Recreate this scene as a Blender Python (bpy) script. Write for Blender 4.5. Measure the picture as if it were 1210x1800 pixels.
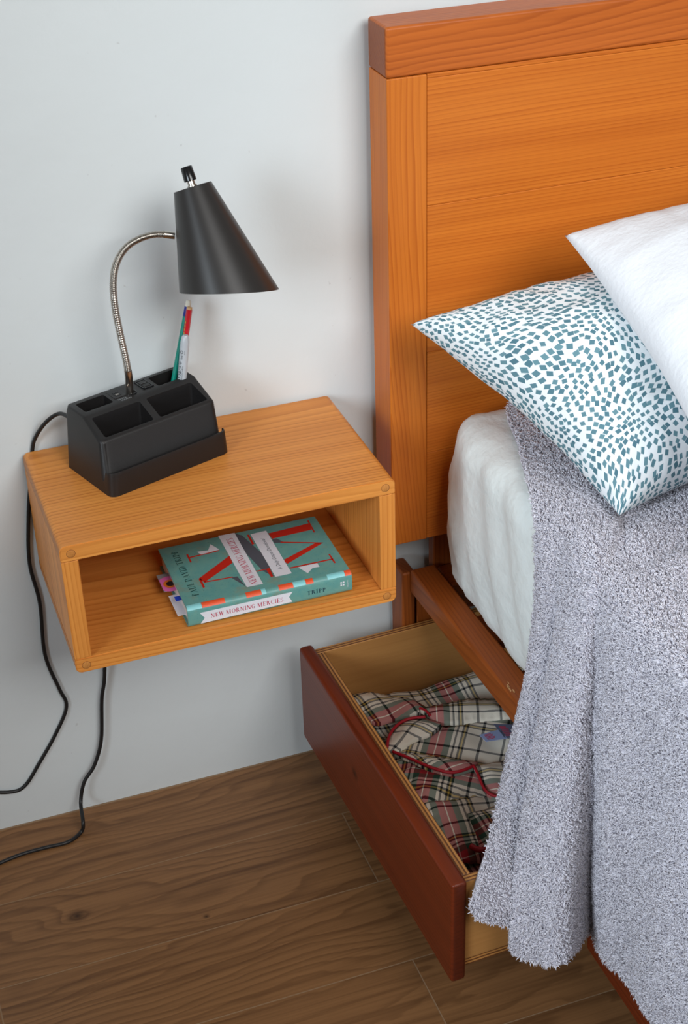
import bpy, bmesh, math, random
from mathutils import Vector, Matrix, noise
random.seed(7)
for o in list(bpy.data.objects): bpy.data.objects.remove(o)
scn = bpy.context.scene
COL = scn.collection

# ------------------------------------------------------------------ camera
IW, IH, FPX = 1210, 1800, 2757.34
CAM = Vector((-0.19445, -1.94105, 1.70996))
YAW, PITCH, ROLL = 0.32913, -0.5506, -0.03185
cf = Vector((math.sin(YAW)*math.cos(PITCH), math.cos(YAW)*math.cos(PITCH), math.sin(PITCH)))
_r = Vector((math.cos(YAW), -math.sin(YAW), 0)); _u = _r.cross(cf)
cr = math.cos(ROLL)*_r + math.sin(ROLL)*_u
cu = -math.sin(ROLL)*_r + math.cos(ROLL)*_u
cam = bpy.data.cameras.new('camera'); camo = bpy.data.objects.new('camera', cam); COL.objects.link(camo)
camo.matrix_world = Matrix(((cr.x, cu.x, -cf.x, CAM.x), (cr.y, cu.y, -cf.y, CAM.y), (cr.z, cu.z, -cf.z, CAM.z), (0, 0, 0, 1)))
cam.sensor_fit = 'VERTICAL'; cam.sensor_height = 36; cam.lens = 36*FPX/IH
scn.camera = camo
# ------------------------------------------------------------------ world + window light
w = bpy.data.worlds.new('World'); scn.world = w; w.use_nodes = True
w.node_tree.nodes['Background'].inputs[0].default_value = (1.0, 0.92, 0.83, 1)
w.node_tree.nodes['Background'].inputs[1].default_value = 0.15
def area(name, loc, tgt, sx, sy, power, col):
    l = bpy.data.lights.new(name, 'AREA'); l.shape = 'RECTANGLE'; l.size = sx; l.size_y = sy; l.energy = power; l.color = col
    o = bpy.data.objects.new(name, l); COL.objects.link(o); o.location = loc
    o.rotation_euler = (Vector(tgt)-Vector(loc)).to_track_quat('-Z', 'Y').to_euler()
    return o
area('window_daylight', (-1.9, -2.2, 1.75), (0.75, -0.80, 0.72), 1.2, 1.3, 8.4, (0.80, 0.91, 1.0)).data.spread = math.radians(48)
area('window_daylight_front', (0.9, -2.6, 2.5), (0.60, 0, 1.18), 1.7, 1.2, 12.6, (1.0, 0.995, 0.985)).data.spread = math.radians(74)
scn.view_settings.view_transform = 'Standard'; scn.view_settings.look = 'None'
scn.view_settings.exposure = 0.05; scn.view_settings.gamma = 1.0; scn.view_settings.use_curve_mapping = False

# ------------------------------------------------------------------ helpers
def at(x, y, ax, val):            # where the line of sight through a photo point meets the plane axis = val
    d = cf + (x-IW/2)/FPX*cr - (y-IH/2)/FPX*cu
    return CAM + d*((val-CAM[ax])/d[ax])
def link(name, me, mats=None, parent=None, smooth=True):
    o = bpy.data.objects.new(name, me); COL.objects.link(o)
    if mats is not None:
        for m in (mats if isinstance(mats, (list, tuple)) else [mats]): me.materials.append(m)
    if parent is not None: o.parent = parent
    if smooth:
        me.polygons.foreach_set('use_smooth', [True]*len(me.polygons))
    return o
def mesh(name, v, f, mats=None, parent=None, smooth=True):
    me = bpy.data.meshes.new(name); me.from_pydata([tuple(p) for p in v], [], f); me.update()
    return link(name, me, mats, parent, smooth)
def from_bm(name, bm, mats=None, parent=None, smooth=True, sharp=35):
    me = bpy.data.meshes.new(name)
    bmesh.ops.recalc_face_normals(bm, faces=bm.faces)
    bm.to_mesh(me); bm.free()
    o = link(name, me, mats, parent, smooth)
    if smooth and sharp: me.set_sharp_from_angle(angle=math.radians(sharp))
    if sharp == 50:
        wn = o.modifiers.new('weighted_normals', 'WEIGHTED_NORMAL'); wn.keep_sharp = True; wn.weight = 90
    return o
def box_bm(x0, x1, y0, y1, z0, z1, bev=0.0, seg=3):
    bm = bmesh.new(); bmesh.ops.create_cube(bm, size=1)
    for v in bm.verts:
        v.co = Vector((x0 if v.co.x < 0 else x1, y0 if v.co.y < 0 else y1, z0 if v.co.z < 0 else z1))
    if bev: bmesh.ops.bevel(bm, geom=list(bm.edges), offset=bev, segments=seg, profile=0.5, affect='EDGES')
    return bm
def box(name, r, mats, parent=None, bev=0.0, seg=3):
    return from_bm(name, box_bm(*r, bev, seg), mats, parent, smooth=bev > 0, sharp=50)
def empty(name, loc=(0, 0, 0), rz=0):
    o = bpy.data.objects.new(name, None); COL.objects.link(o); o.location = loc; o.rotation_euler = (0, 0, rz); o.empty_display_size = .05
    return o
def tag(o, label=None, cat=None, group=None, kind=None):
    if label: o['label'] = label
    if cat: o['category'] = cat
    if group: o['group'] = group
    if kind: o['kind'] = kind
    return o
def catmull(P, n):
    out = []
    for i in range(len(P)-1):
        p0 = P[max(i-1, 0)]; p1 = P[i]; p2 = P[i+1]; p3 = P[min(i+2, len(P)-1)]
        for k in range(n):
            t = k/n
            out.append(0.5*((2*p1)+(p2-p0)*t+(2*p0-5*p1+4*p2-p3)*t*t+(3*p1-p0-3*p2+p3)*t**3))
    out.append(P[-1].copy()); return out
def tube_bm(pts, rad, n=12, cap=True):
    bm = bmesh.new(); rings = []; prev = None
    for i, p in enumerate(pts):
        t = (pts[min(i+1, len(pts)-1)]-pts[max(i-1, 0)]).normalized()
        if prev is None:
            a = Vector((0, 0, 1)) if abs(t.z) < .9 else Vector((1, 0, 0)); x = t.cross(a).normalized()
        else: x = (prev-t*prev.dot(t)).normalized()
        prev = x; y = t.cross(x); r = rad(i/(len(pts)-1)) if callable(rad) else rad
        rings.append([bm.verts.new(p+x*r*math.cos(2*math.pi*k/n)+y*r*math.sin(2*math.pi*k/n)) for k in range(n)])
    for a, b in zip(rings, rings[1:]):
        for k in range(n): bm.faces.new((a[k], a[(k+1) % n], b[(k+1) % n], b[k]))
    if cap: bm.faces.new(rings[0][::-1]); bm.faces.new(rings[-1])
    return bm
def tube(name, pts, rad, mats, parent=None, n=12, sharp=40):
    return from_bm(name, tube_bm(pts, rad, n), mats, parent, True, sharp)
def lathe(name, prof, mats, parent=None, n=32, origin=Vector(), axis=Vector((0, 0, 1)), sharp=40):
    a = axis.normalized(); x = a.orthogonal().normalized(); y = a.cross(x); bm = bmesh.new(); rings = []
    for r, h in prof:
        if r < 1e-6: rings.append([bm.verts.new(origin+a*h)])
        else: rings.append([bm.verts.new(origin+a*h+(x*math.cos(2*math.pi*k/n)+y*math.sin(2*math.pi*k/n))*r) for k in range(n)])
    for p, q in zip(rings, rings[1:]):
        for k in range(n):
            k2 = (k+1) % n
            if len(p) == 1 and len(q) == 1: continue
            if len(p) == 1: bm.faces.new((p[0], q[k2], q[k]))
            elif len(q) == 1: bm.faces.new((p[k], p[k2], q[0]))
            else: bm.faces.new((p[k], p[k2], q[k2], q[k]))
    return from_bm(name, bm, mats, parent, True, sharp)
def grid(name, fn, nu, nv, mats, parent=None, uvfn=None):
    v = [fn(i/nu, j/nv) for j in range(nv+1) for i in range(nu+1)]
    f = [(j*(nu+1)+i, j*(nu+1)+i+1, (j+1)*(nu+1)+i+1, (j+1)*(nu+1)+i) for j in range(nv) for i in range(nu)]
    o = mesh(name, v, f, mats, parent)
    uv = o.data.uv_layers.new(name='UVMap'); ii = [(i/nu, j/nv) for j in range(nv+1) for i in range(nu+1)]
    if uvfn: ii = [uvfn(*q) for q in ii]
    for l in o.data.loops: uv.data[l.index].uv = ii[l.vertex_index]
    return o
def sm(a, b, x):
    t = min(max((x-a)/(b-a), 0), 1); return t*t*(3-2*t)

# ------------------------------------------------------------------ materials
def srgb(*c):
    f = lambda u: u/12.92 if u <= .04045 else ((u+.055)/1.055)**2.4
    return tuple(f(x/255) for x in c)+(1,)
class NT:
    def __init__(s, name):
        s.m = bpy.data.materials.new(name); s.m.use_nodes = True; s.t = s.m.node_tree
        s.b = s.t.nodes['Principled BSDF']
    def n(s, kind, **kw):
        nd = s.t.nodes.new(kind)
        for k, v in kw.items(): setattr(nd, k, v)
        return nd
    def l(s, a, b): s.t.links.new(a, b)
    def set(s, nd, i, v):
        if isinstance(v, bpy.types.NodeSocket): s.l(v, nd.inputs[i])
        else: nd.inputs[i].default_value = v
    def math(s, op, a, b=0.0, c=0.0, clamp=False):
        nd = s.n('ShaderNodeMath', operation=op); nd.use_clamp = clamp
        s.set(nd, 0, a); s.set(nd, 1, b); s.set(nd, 2, c); return nd.outputs[0]
    def vmath(s, op, a, b=(0, 0, 0)):
        nd = s.n('ShaderNodeVectorMath', operation=op); s.set(nd, 0, a); s.set(nd, 1, b); return nd.outputs[0]
    def noise(s, vec, scale, detail=2.0, rough=.5, dist=0.0, out=0):
        nd = s.n('ShaderNodeTexNoise'); s.l(vec, nd.inputs['Vector']); nd.inputs['Scale'].default_value = scale
        nd.inputs['Detail'].default_value = detail; nd.inputs['Roughness'].default_value = rough; nd.inputs['Distortion'].default_value = dist
        return nd.outputs[out]
    def ramp(s, fac, stops, interp='LINEAR'):
        nd = s.n('ShaderNodeValToRGB'); cr_ = nd.color_ramp; cr_.interpolation = interp
        while len(cr_.elements) > 1: cr_.elements.remove(cr_.elements[-1])
        for i, (p, c) in enumerate(stops):
            e = cr_.elements[0] if i == 0 else cr_.elements.new(p)
            e.position = p; e.color = c if len(c) == 4 else tuple(c)+(1,)
        s.l(fac, nd.inputs[0]); return nd.outputs[0]
    def mix(s, fac, a, b, mode='MIX'):
        nd = s.n('ShaderNodeMix', data_type='RGBA', blend_type=mode)
        s.set(nd, 0, fac); s.set(nd, 6, a); s.set(nd, 7, b); return nd.outputs[2]
    def bump(s, h, strength, dist):
        nd = s.n('ShaderNodeBump'); nd.inputs['Strength'].default_value = strength; nd.inputs['Distance'].default_value = dist
        s.l(h, nd.inputs['Height']); s.l(nd.outputs[0], s.b.inputs['Normal']); return nd
    def col(s, c): s.set(s.b, 'Base Color', c)
    def sep(s, v):
        nd = s.n('ShaderNodeSeparateXYZ'); s.l(v, nd.inputs[0]); return nd.outputs
    def comb(s, x, y, z):
        nd = s.n('ShaderNodeCombineXYZ'); s.set(nd, 0, x); s.set(nd, 1, y); s.set(nd, 2, z); return nd.outputs[0]
def plain(name, c, rough=.5, metal=0.0, spec=.5, bump=None, **kw):
    t = NT(name); t.col(c); t.b.inputs['Roughness'].default_value = rough; t.b.inputs['Metallic'].default_value = metal
    t.b.inputs['Specular IOR Level'].default_value = spec
    for k, v in kw.items(): t.b.inputs[k].default_value = v
    if bump:
        tc = t.n('ShaderNodeTexCoord'); t.bump(t.noise(tc.outputs['Object'], bump[0], 3), bump[1], bump[2])
    return t.m
def wood(name, axis, light, mid, dark, freq=190, wob=.010, tilt=.04, centre=(.02, -.06), rough=.38, var=.35, lines=1.0, knots=None, coat=.0, stretch=.10, rnd=1.0, wsc=5.0, rc=.0, kax=1, streak=0.0, end=.45, mlo=.25):
    """growth rings around a long axis, bent by noise; fibres and slow colour change along the grain"""
    t = NT(name); tc = t.n('ShaderNodeTexCoord'); oi = t.n('ShaderNodeObjectInfo')
    p = t.sep(tc.outputs['Object']); r = oi.outputs['Random']
    ia, ib, ic = {'x': (0, 1, 2), 'y': (1, 0, 2), 'z': (2, 0, 1)}[axis]
    L = t.math('ADD', p[ia], t.math('MULTIPLY', r, 13.7*rnd)); A = p[ib]; B = p[ic]
    vs = t.comb(t.math('MULTIPLY', L, stretch), A, B)          # stretched along the grain
    w1 = t.math('SUBTRACT', t.noise(vs, wsc, 1.5), .5); w2 = t.math('SUBTRACT', t.noise(vs, wsc*5, 2), .5)
    warp = t.math('ADD', t.math('MULTIPLY', w1, wob*4), t.math('MULTIPLY', w2, wob*.6))
    a = t.math('ADD', t.math('ADD', A, centre[0]), t.math('MULTIPLY', t.math('SINE', t.math('MULTIPLY', L, 2.3)), tilt))
    b = t.math('ADD', t.math('ADD', B, t.math('MULTIPLY_ADD', r, rc, centre[1])), t.math('MULTIPLY', t.math('SINE', t.math('MULTIPLY_ADD', L, 1.7, 1.0)), tilt*.6))
    d = t.math('SQRT', t.math('ADD', t.math('MULTIPLY', a, a), t.math('MULTIPLY', b, b)))
    d = t.math('ADD', d, warp)
    if knots:
        for (kx, ky, kr) in knots:
            q = t.math('ADD', t.math('POWER', t.math('MULTIPLY', t.math('SUBTRACT', p[ia], kx), .45), 2), t.math('POWER', t.math('SUBTRACT', (p[ib] if kax == 1 else p[ic]), ky), 2))
            g = t.math('DIVIDE', kr*kr*.9, t.math('ADD', q, kr*kr*.6)); d = t.math('ADD', d, t.math('MULTIPLY', g, kr*1.4))
    ring = t.math('FRACT', t.math('MULTIPLY', d, freq))
    fac = t.ramp(ring, [(0, (0, 0, 0)), (.12, (.04,)*3), (.55, (.25,)*3), (.84, (.95,)*3), (.93, (.9,)*3), (1, (0, 0, 0))])
    fib = t.noise(t.comb(t.math('MULTIPLY', L, 6), t.math('MULTIPLY', A, 260), t.math('MULTIPLY', B, 260)), 1.0, 2)
    slow = t.noise(vs, 9, 3, .6); slow2 = t.noise(t.comb(t.math('MULTIPLY', L, stretch*.5), A, B), 24, 2)
    mod = t.ramp(t.noise(t.comb(t.math('MULTIPLY', d, freq*.37), t.math('MULTIPLY', L, .8), 0.0), 1.0, 2), [(.3, (mlo,)*3), (.68, (1,)*3)])
    fac = t.math('MULTIPLY', fac, mod); fm = t.math('MULTIPLY', fac, lines)
    c = t.mix(fm, light, dark)
    c = t.mix(t.ramp(slow, [(.35, (0, 0, 0)), (.7, (var,)*3)]), c, mid)
    c = t.mix(t.ramp(slow2, [(.4, (0, 0, 0)), (.75, (var*.7,)*3)]), c, dark)
    c = t.mix(t.ramp(fib, [(.35, (.28,)*3), (.62, (0, 0, 0))]), c, mid, 'MULTIPLY') if False else t.mix(t.math('MULTIPLY', t.ramp(fib, [(.3, (1,)*3), (.6, (0, 0, 0))]), .22), c, dark)
    if knots:
        for (kx, ky, kr) in knots:
            q = t.math('SQRT', t.math('ADD', t.math('POWER', t.math('MULTIPLY', t.math('SUBTRACT', p[ia], kx), .8), 2), t.math('POWER', t.math('SUBTRACT', (p[ib] if kax == 1 else p[ic]), ky), 2)))
            k = t.ramp(t.math('DIVIDE', q, kr), [(0, (1,)*3), (.35, (.6,)*3), (1.0, (0, 0, 0))])
            dk = tuple(x*.35 for x in dark[:3])+(1,)
            c = t.mix(k, c, dk)
    if streak:
        sk = t.noise(t.comb(t.math('MULTIPLY', L, 1.6), t.math('MULTIPLY', A, 60), t.math('MULTIPLY', B, 60)), 1.0, 4, .6, .4)
        c = t.mix(t.ramp(sk, [(.48, (0, 0, 0)), (.72, (streak,)*3)]), c, dark)
    if end:       # end grain takes the stain darker
        nz = t.sep(tc.outputs['Normal'])[ia]; ef = t.ramp(t.math('ABSOLUTE', nz), [(.8, (0, 0, 0)), (.95, (end,)*3)])
        c = t.mix(ef, c, tuple(x*.55+.006 for x in dark[:3])+(1,))
    t.col(c); t.b.inputs['Roughness'].default_value = rough; t.b.inputs['Specular IOR Level'].default_value = .28
    t.b.inputs['Coat Weight'].default_value = coat; t.b.inputs['Coat Roughness'].default_value = .25
    t.bump(t.math('ADD', t.math('MULTIPLY', fac, -.5), t.math('MULTIPLY', fib, .35)), .25, .0006)
    return t.m

M = {}
OAK = (srgb(232, 156, 76), srgb(220, 136, 56), srgb(180, 102, 38))
for a in 'xyz': M['ns_'+a] = wood('nightstand_fir_'+a, a, *OAK, freq=170, wob=.010, tilt=.02, centre={'x': (.03, -.33), 'y': (.03, -.3), 'z': (-.6, .3)}[a], rough=.4, var=.45, lines=1.0, rc=.05, streak=.22)
HB = (srgb(216, 126, 44), srgb(202, 106, 30), srgb(170, 80, 20))
for a in 'xz': M['hb_'+a] = wood('headboard_fir_'+a, a, *HB, freq=210, wob=.012, tilt=.03, centre={'x': (-.10, -.95), 'z': (.25, .12)}[a], rough=.42, var=.5, lines=.8, rc=.25, wsc=6, streak=.25 if a == 'x' else .1)
CAP = (srgb(200, 108, 42), srgb(182, 90, 30), srgb(142, 64, 20))
M['cap'] = wood('headboard_cap_fir', 'x', *CAP, freq=150, wob=.016, tilt=.05, centre=(.05, -1.26), rough=.4, var=.4, lines=.8, rnd=.03, stretch=.2, end=.6)
RL = (srgb(160, 84, 32), srgb(136, 64, 24), srgb(98, 44, 16))
for a in 'xyz': M['rail_'+a] = wood('bed_rail_fir_'+a, a, *RL, freq=170, wob=.008, tilt=.02, centre=(-.5, -.2), rough=.42, var=.4, lines=.8)
DF = (srgb(116, 45, 18), srgb(98, 37, 15), srgb(72, 25, 10))
M['df'] = wood('drawer_front_stained_fir', 'y', *DF, freq=130, wob=.014, tilt=.03, centre=(.06, -.30), rough=.36, var=.5, lines=.6, knots=[(-.225, .10, .012)], kax=2)
PLY = (srgb(188, 136, 78), srgb(170, 116, 62), srgb(148, 98, 52))
for a in 'xy': M['ply_'+a] = wood('birch_plywood_'+a, a, *PLY, freq=22, wob=.03, tilt=.05, centre=(.1, -.3), rough=.45, var=.3, lines=.35)
FL = (srgb(148, 106, 68), srgb(130, 91, 57), srgb(80, 51, 31))
fl_kw = dict(freq=58, wob=.040, tilt=.03, centre=(.55, -.03), rough=.36, var=.1, lines=.58, stretch=.28, wsc=7, streak=.6, end=0, mlo=.5, rc=.35)
M['floor'] = wood('floor_plank_wood_look', 'x', *FL, **fl_kw)
M['floor_knot'] = wood('floor_plank_knotty', 'x', *FL, rnd=0, knots=[(at(136, 1610, 2, 0).x, at(136, 1610, 2, 0).y, .015), (at(363, 1611, 2, 0).x, at(363, 1611, 2, 0).y, .005)], **fl_kw)
M['grout'] = plain('plank_joint', srgb(150, 121, 91), .8)
def ply_edge(name, ax):
    t = NT(name); tc = t.n('ShaderNodeTexCoord'); p = t.sep(tc.outputs['Object'])
    fr = t.math('FRACT', t.math('MULTIPLY', p[ax], 1/.0052))
    t.col(t.ramp(fr, [(0, srgb(196, 140, 76)), (.42, srgb(184, 124, 62)), (.5, srgb(92, 54, 26)), (.85, srgb(120, 70, 36)), (.95, srgb(196, 140, 76))])); t.b.inputs['Roughness'].default_value = .55
    return t.m
for i, a in enumerate('xyz'): M['ple_'+a] = ply_edge('plywood_edge_'+a, i)
# wall paint
t = NT('white_wall_paint'); tc = t.n('ShaderNodeTexCoord'); ob = tc.outputs['Object']
big = t.noise(ob, 2.2, 3); t.col(t.mix(t.ramp(t.noise(ob, 75, 2), [(.735, (0, 0, 0)), (.80, (.35,)*3)]), t.mix(big, srgb(223, 230, 231), srgb(215, 222, 224)), srgb(150, 148, 146)))
t.b.inputs['Roughness'].default_value = .55
t.bump(t.math('ADD', t.noise(ob, 14, 3), t.math('MULTIPLY', t.noise(ob, 130, 2), .15)), .22, .006); M['wall'] = t.m
M['black'] = plain('matte_black_plastic', srgb(27, 25, 25), .44, bump=(900, .12, .0006))
M['pocket'] = M['black']
M['shade'] = plain('satin_black_metal', srgb(40, 38, 37), .36, 0, .6)
M['shade_in'] = plain('white_shade_lining', srgb(225, 222, 215), .5)
M['gloss_black'] = plain('gloss_black_plastic', srgb(22, 22, 24), .18)
M['cord'] = plain('black_cord_rubber', srgb(24, 24, 25), .45)
M['nickel'] = plain('brushed_nickel', srgb(186, 180, 172), .28, 1.0)
M['bulb'] = plain('frosted_bulb', srgb(232, 232, 228), .3)
M['teal_pen'] = plain('teal_pen_barrel', srgb(0, 140, 122), .3)
M['blue_pen'] = plain('navy_pen_grip', srgb(30, 40, 140), .3)
M['eraser'] = plain('ivory_eraser', srgb(226, 220, 205), .6)
M['red_pen'] = plain('red_pencil', srgb(206, 26, 40), .3)
M['gold'] = plain('gold_foil_print', srgb(200, 150, 60), .4)
M['wood_end'] = plain('pencil_wood_end', srgb(214, 170, 120), .6)
M['marker'] = plain('grey_marker_plastic', srgb(188, 194, 200), .28)
M['ink'] = plain('black_print', srgb(28, 34, 44), .5)
M['pale_print'] = plain('pale_grey_print', srgb(170, 174, 176), .5)
t = NT('teal_book_cover'); tc = t.n('ShaderNodeTexCoord'); ob = tc.outputs['Object']
c = t.mix(t.ramp(t.noise(ob, 60, 5, .7), [(.35, (0, 0, 0)), (.7, (1, 1, 1))]), srgb(92, 152, 148), srgb(112, 160, 148))
c = t.mix(t.ramp(t.noise(ob, 26, 4, .7), [(.56, (0, 0, 0)), (.72, (.55,)*3)]), c, srgb(140, 132, 104))
t.col(t.mix(t.ramp(t.noise(ob, 420, 2), [(.66, (0, 0, 0)), (.72, (.6,)*3)]), c, srgb(74, 118, 118))); t.b.inputs['Roughness'].default_value = .42; M['cover'] = t.m
M['b_red'] = plain('book_red_print', srgb(196, 42, 28), .45); M['b_orange'] = plain('book_orange_print', srgb(232, 88, 48), .45)
M['b_white'] = plain('book_white_print', srgb(226, 226, 232), .45); M['b_blue'] = plain('book_pale_blue_print', srgb(138, 206, 208), .45)
M['b_grey'] = plain('book_grey_print', srgb(84, 88, 96), .45); M['b_rose'] = plain('book_rose_lettering', srgb(196, 66, 92), .5)
M['b_navy'] = plain('book_navy_lettering', srgb(24, 58, 76), .5); M['b_green'] = plain('book_dark_green_lettering', srgb(30, 74, 70), .5)
t = NT('book_page_edges'); tc = t.n('ShaderNodeTexCoord'); z = t.sep(tc.outputs['Object'])[2]
t.col(t.ramp(t.noise(t.comb(0.0, 0.0, t.math('MULTIPLY', z, 3000)), 1, 1), [(.3, srgb(196, 190, 184)), (.7, srgb(228, 224, 218))])); M['pages'] = t.m
M['pink'] = plain('pink_icing_print', srgb(226, 110, 180), .4); M['donut_hole'] = plain('dark_donut_centre_print', srgb(40, 26, 24), .4)
M['donut'] = plain('orange_dough_print', srgb(226, 120, 40), .4); M['tabblue'] = plain('blue_tab', srgb(30, 70, 200), .4)
M['greycard'] = plain('grey_card', srgb(140, 138, 140), .5)
M['sheet'] = plain('white_cotton_sheet', srgb(226, 232, 230), .75, bump=(45, .5, .006), **{'Sheen Weight': .1})
# white textured pillowcase
t = NT('white_matelasse_cotton'); tc = t.n('ShaderNodeTexCoord'); uv = tc.outputs['UV']
wv = t.noise(t.vmath('MULTIPLY', uv, (110, 150, 1)), 1.0, 2); wv2 = t.noise(uv, 26, 3)
t.col(srgb(232, 234, 238)); t.b.inputs['Roughness'].default_value = .8
t.bump(t.math('ADD', wv, t.math('MULTIPLY', wv2, .6)), .22, .005); M['white_pillow'] = t.m
# teal lozenge print: rows of little tilted squares following a flow
t = NT('teal_lozenge_print_cotton'); tc = t.n('ShaderNodeTexCoord'); uv = tc.outputs['UV']
n1 = t.n('ShaderNodeTexNoise'); t.l(uv, n1.inputs['Vector']); n1.inputs['Scale'].default_value = 6.5; n1.inputs['Detail'].default_value = 1.0
wp = t.vmath('ADD', uv, t.vmath('MULTIPLY', t.vmath('SUBTRACT', n1.outputs['Color'], (.5, .5, .5)), (.07, .07, 0)))
PSC = 104
vo = t.n('ShaderNodeTexVoronoi', voronoi_dimensions='2D'); t.l(wp, vo.inputs['Vector']); vo.inputs['Scale'].default_value = PSC; vo.inputs['Randomness'].default_value = .5
lv = t.sep(t.vmath('MULTIPLY', t.vmath('SUBTRACT', wp, vo.outputs['Position']), (PSC, PSC, 0)))
rc_ = t.sep(vo.outputs['Color']); an = t.math('ADD', t.math('MULTIPLY', t.noise(vo.outputs['Position'], 5.0, 0), 9.0), t.math('MULTIPLY', rc_[2], .9))
ca_, sa_ = t.math('COSINE', an), t.math('SINE', an)
rx = t.math('ABSOLUTE', t.math('ADD', t.math('MULTIPLY', lv[0], ca_), t.math('MULTIPLY', lv[1], sa_)))
ry = t.math('ABSOLUTE', t.math('SUBTRACT', t.math('ADD', t.math('MULTIPLY', lv[1], ca_), t.math('MULTIPLY', lv[0], .16)), t.math('MULTIPLY', lv[0], sa_)))
dm = t.math('MAXIMUM', t.math('MULTIPLY', rx, .86), ry)
sz = t.math('MULTIPLY_ADD', rc_[0], .09, .275)
mk = t.ramp(t.math('SUBTRACT', sz, dm), [(0.0, (0, 0, 0)), (.04, (1, 1, 1))])
ct = t.mix(rc_[1], srgb(74, 116, 130), srgb(104, 144, 154))
t.col(t.mix(mk, srgb(236, 240, 242), ct)); t.b.inputs['Roughness'].default_value = .8
t.bump(t.noise(uv, 14, 3), .2, .01); M['print_pillow'] = t.m
# plaid flannel
t = NT('stewart_plaid_flannel'); tc = t.n('ShaderNodeTexCoord'); q = t.sep(tc.outputs['UV'])
W_, R_, G_, K_, Y_ = srgb(238, 232, 220), srgb(176, 34, 48), srgb(44, 84, 66), srgb(30, 32, 38), srgb(206, 178, 84)
stops = [(0, W_), (.20, K_), (.225, W_), (.30, K_), (.318, Y_), (.335, K_), (.353, W_), (.39, K_), (.41, W_), (.44, G_), (.50, R_), (.565, W_), (.575, R_), (.64, G_), (.70, W_), (.73, K_), (.75, W_), (.785, K_), (.803, Y_), (.82, K_), (.838, W_), (.97, K_)]
ra = t.ramp(t.math('FRACT', q[0]), stops, 'CONSTANT'); rb = t.ramp(t.math('FRACT', q[1]), stops, 'CONSTANT')
tw = t.math('GREATER_THAN', t.math('SINE', t.math('MULTIPLY', t.math('ADD', q[0], q[1]), 900)), 0)
mul = t.mix(1.0, ra, rb, 'MULTIPLY'); avg = t.mix(.5, ra, rb)
t.col(t.mix(.5, avg, mul)); t.b.inputs['Roughness'].default_value = .9
t.bump(t.noise(tc.outputs['Object'], 900, 2), .2, .001); M['plaid'] = t.m
M['piping'] = plain('crimson_piping', srgb(168, 14, 34), .6)
M['tag'] = plain('pale_blue_woven_tag', srgb(150, 165, 205), .7); M['tag_grey'] = plain('grey_blue_care_tag', srgb(98, 104, 128), .7)
# fleece
t = NT('grey_fleece_ground'); tc = t.n('ShaderNodeTexCoord'); ob = tc.outputs['Object']
t.col(t.mix(t.noise(ob, 30, 3), srgb(160, 157, 166), srgb(182, 179, 188))); t.b.inputs['Roughness'].default_value = .9
t.bump(t.noise(ob, 260, 3), .6, .004); M['fleece'] = t.m
t = NT('grey_fleece_pile'); ge = t.n('ShaderNodeNewGeometry')
t.col(t.mix(ge.outputs['Random Per Island'], srgb(208, 205, 214), srgb(232, 229, 237))); t.b.inputs['Roughness'].default_value = .85; t.b.inputs['Specular IOR Level'].default_value = .15
M['pile'] = t.m

# ------------------------------------------------------------------ lettering (a serif face built from strokes)
def q4(x0, y0, x1, y1): return [(x0, y0), (x1, y0), (x1, y1), (x0, y1)]
TH, HL = .17, .045
def st(x, w=TH, s=.09, top=1, bot=1):
    o = [q4(x, 0, x+w, 1)]
    if bot: o.append(q4(x-s, 0, x+w+s, HL))
    if top: o.append(q4(x-s, 1-HL, x+w+s, 1))
    return o
def dg(x0, y0, x1, y1, w): return [[(x0, y0), (x0+w, y0), (x1+w, y1), (x1, y1)]]
def arc(cx, cy, rx, ry, a0, a1, tw, th=HL, n=10):
    o = []
    for i in range(n):
        p = []
        for k, (A, B) in enumerate(((a0+(a1-a0)*i/n, 0), (a0+(a1-a0)*(i+1)/n, 0), (a0+(a1-a0)*(i+1)/n, 1), (a0+(a1-a0)*i/n, 1))):
            A = math.radians(A); p.append((cx+(rx-tw*B)*math.cos(A), cy+(ry-th*B)*math.sin(A)))
        o.append(p)
    return o
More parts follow.
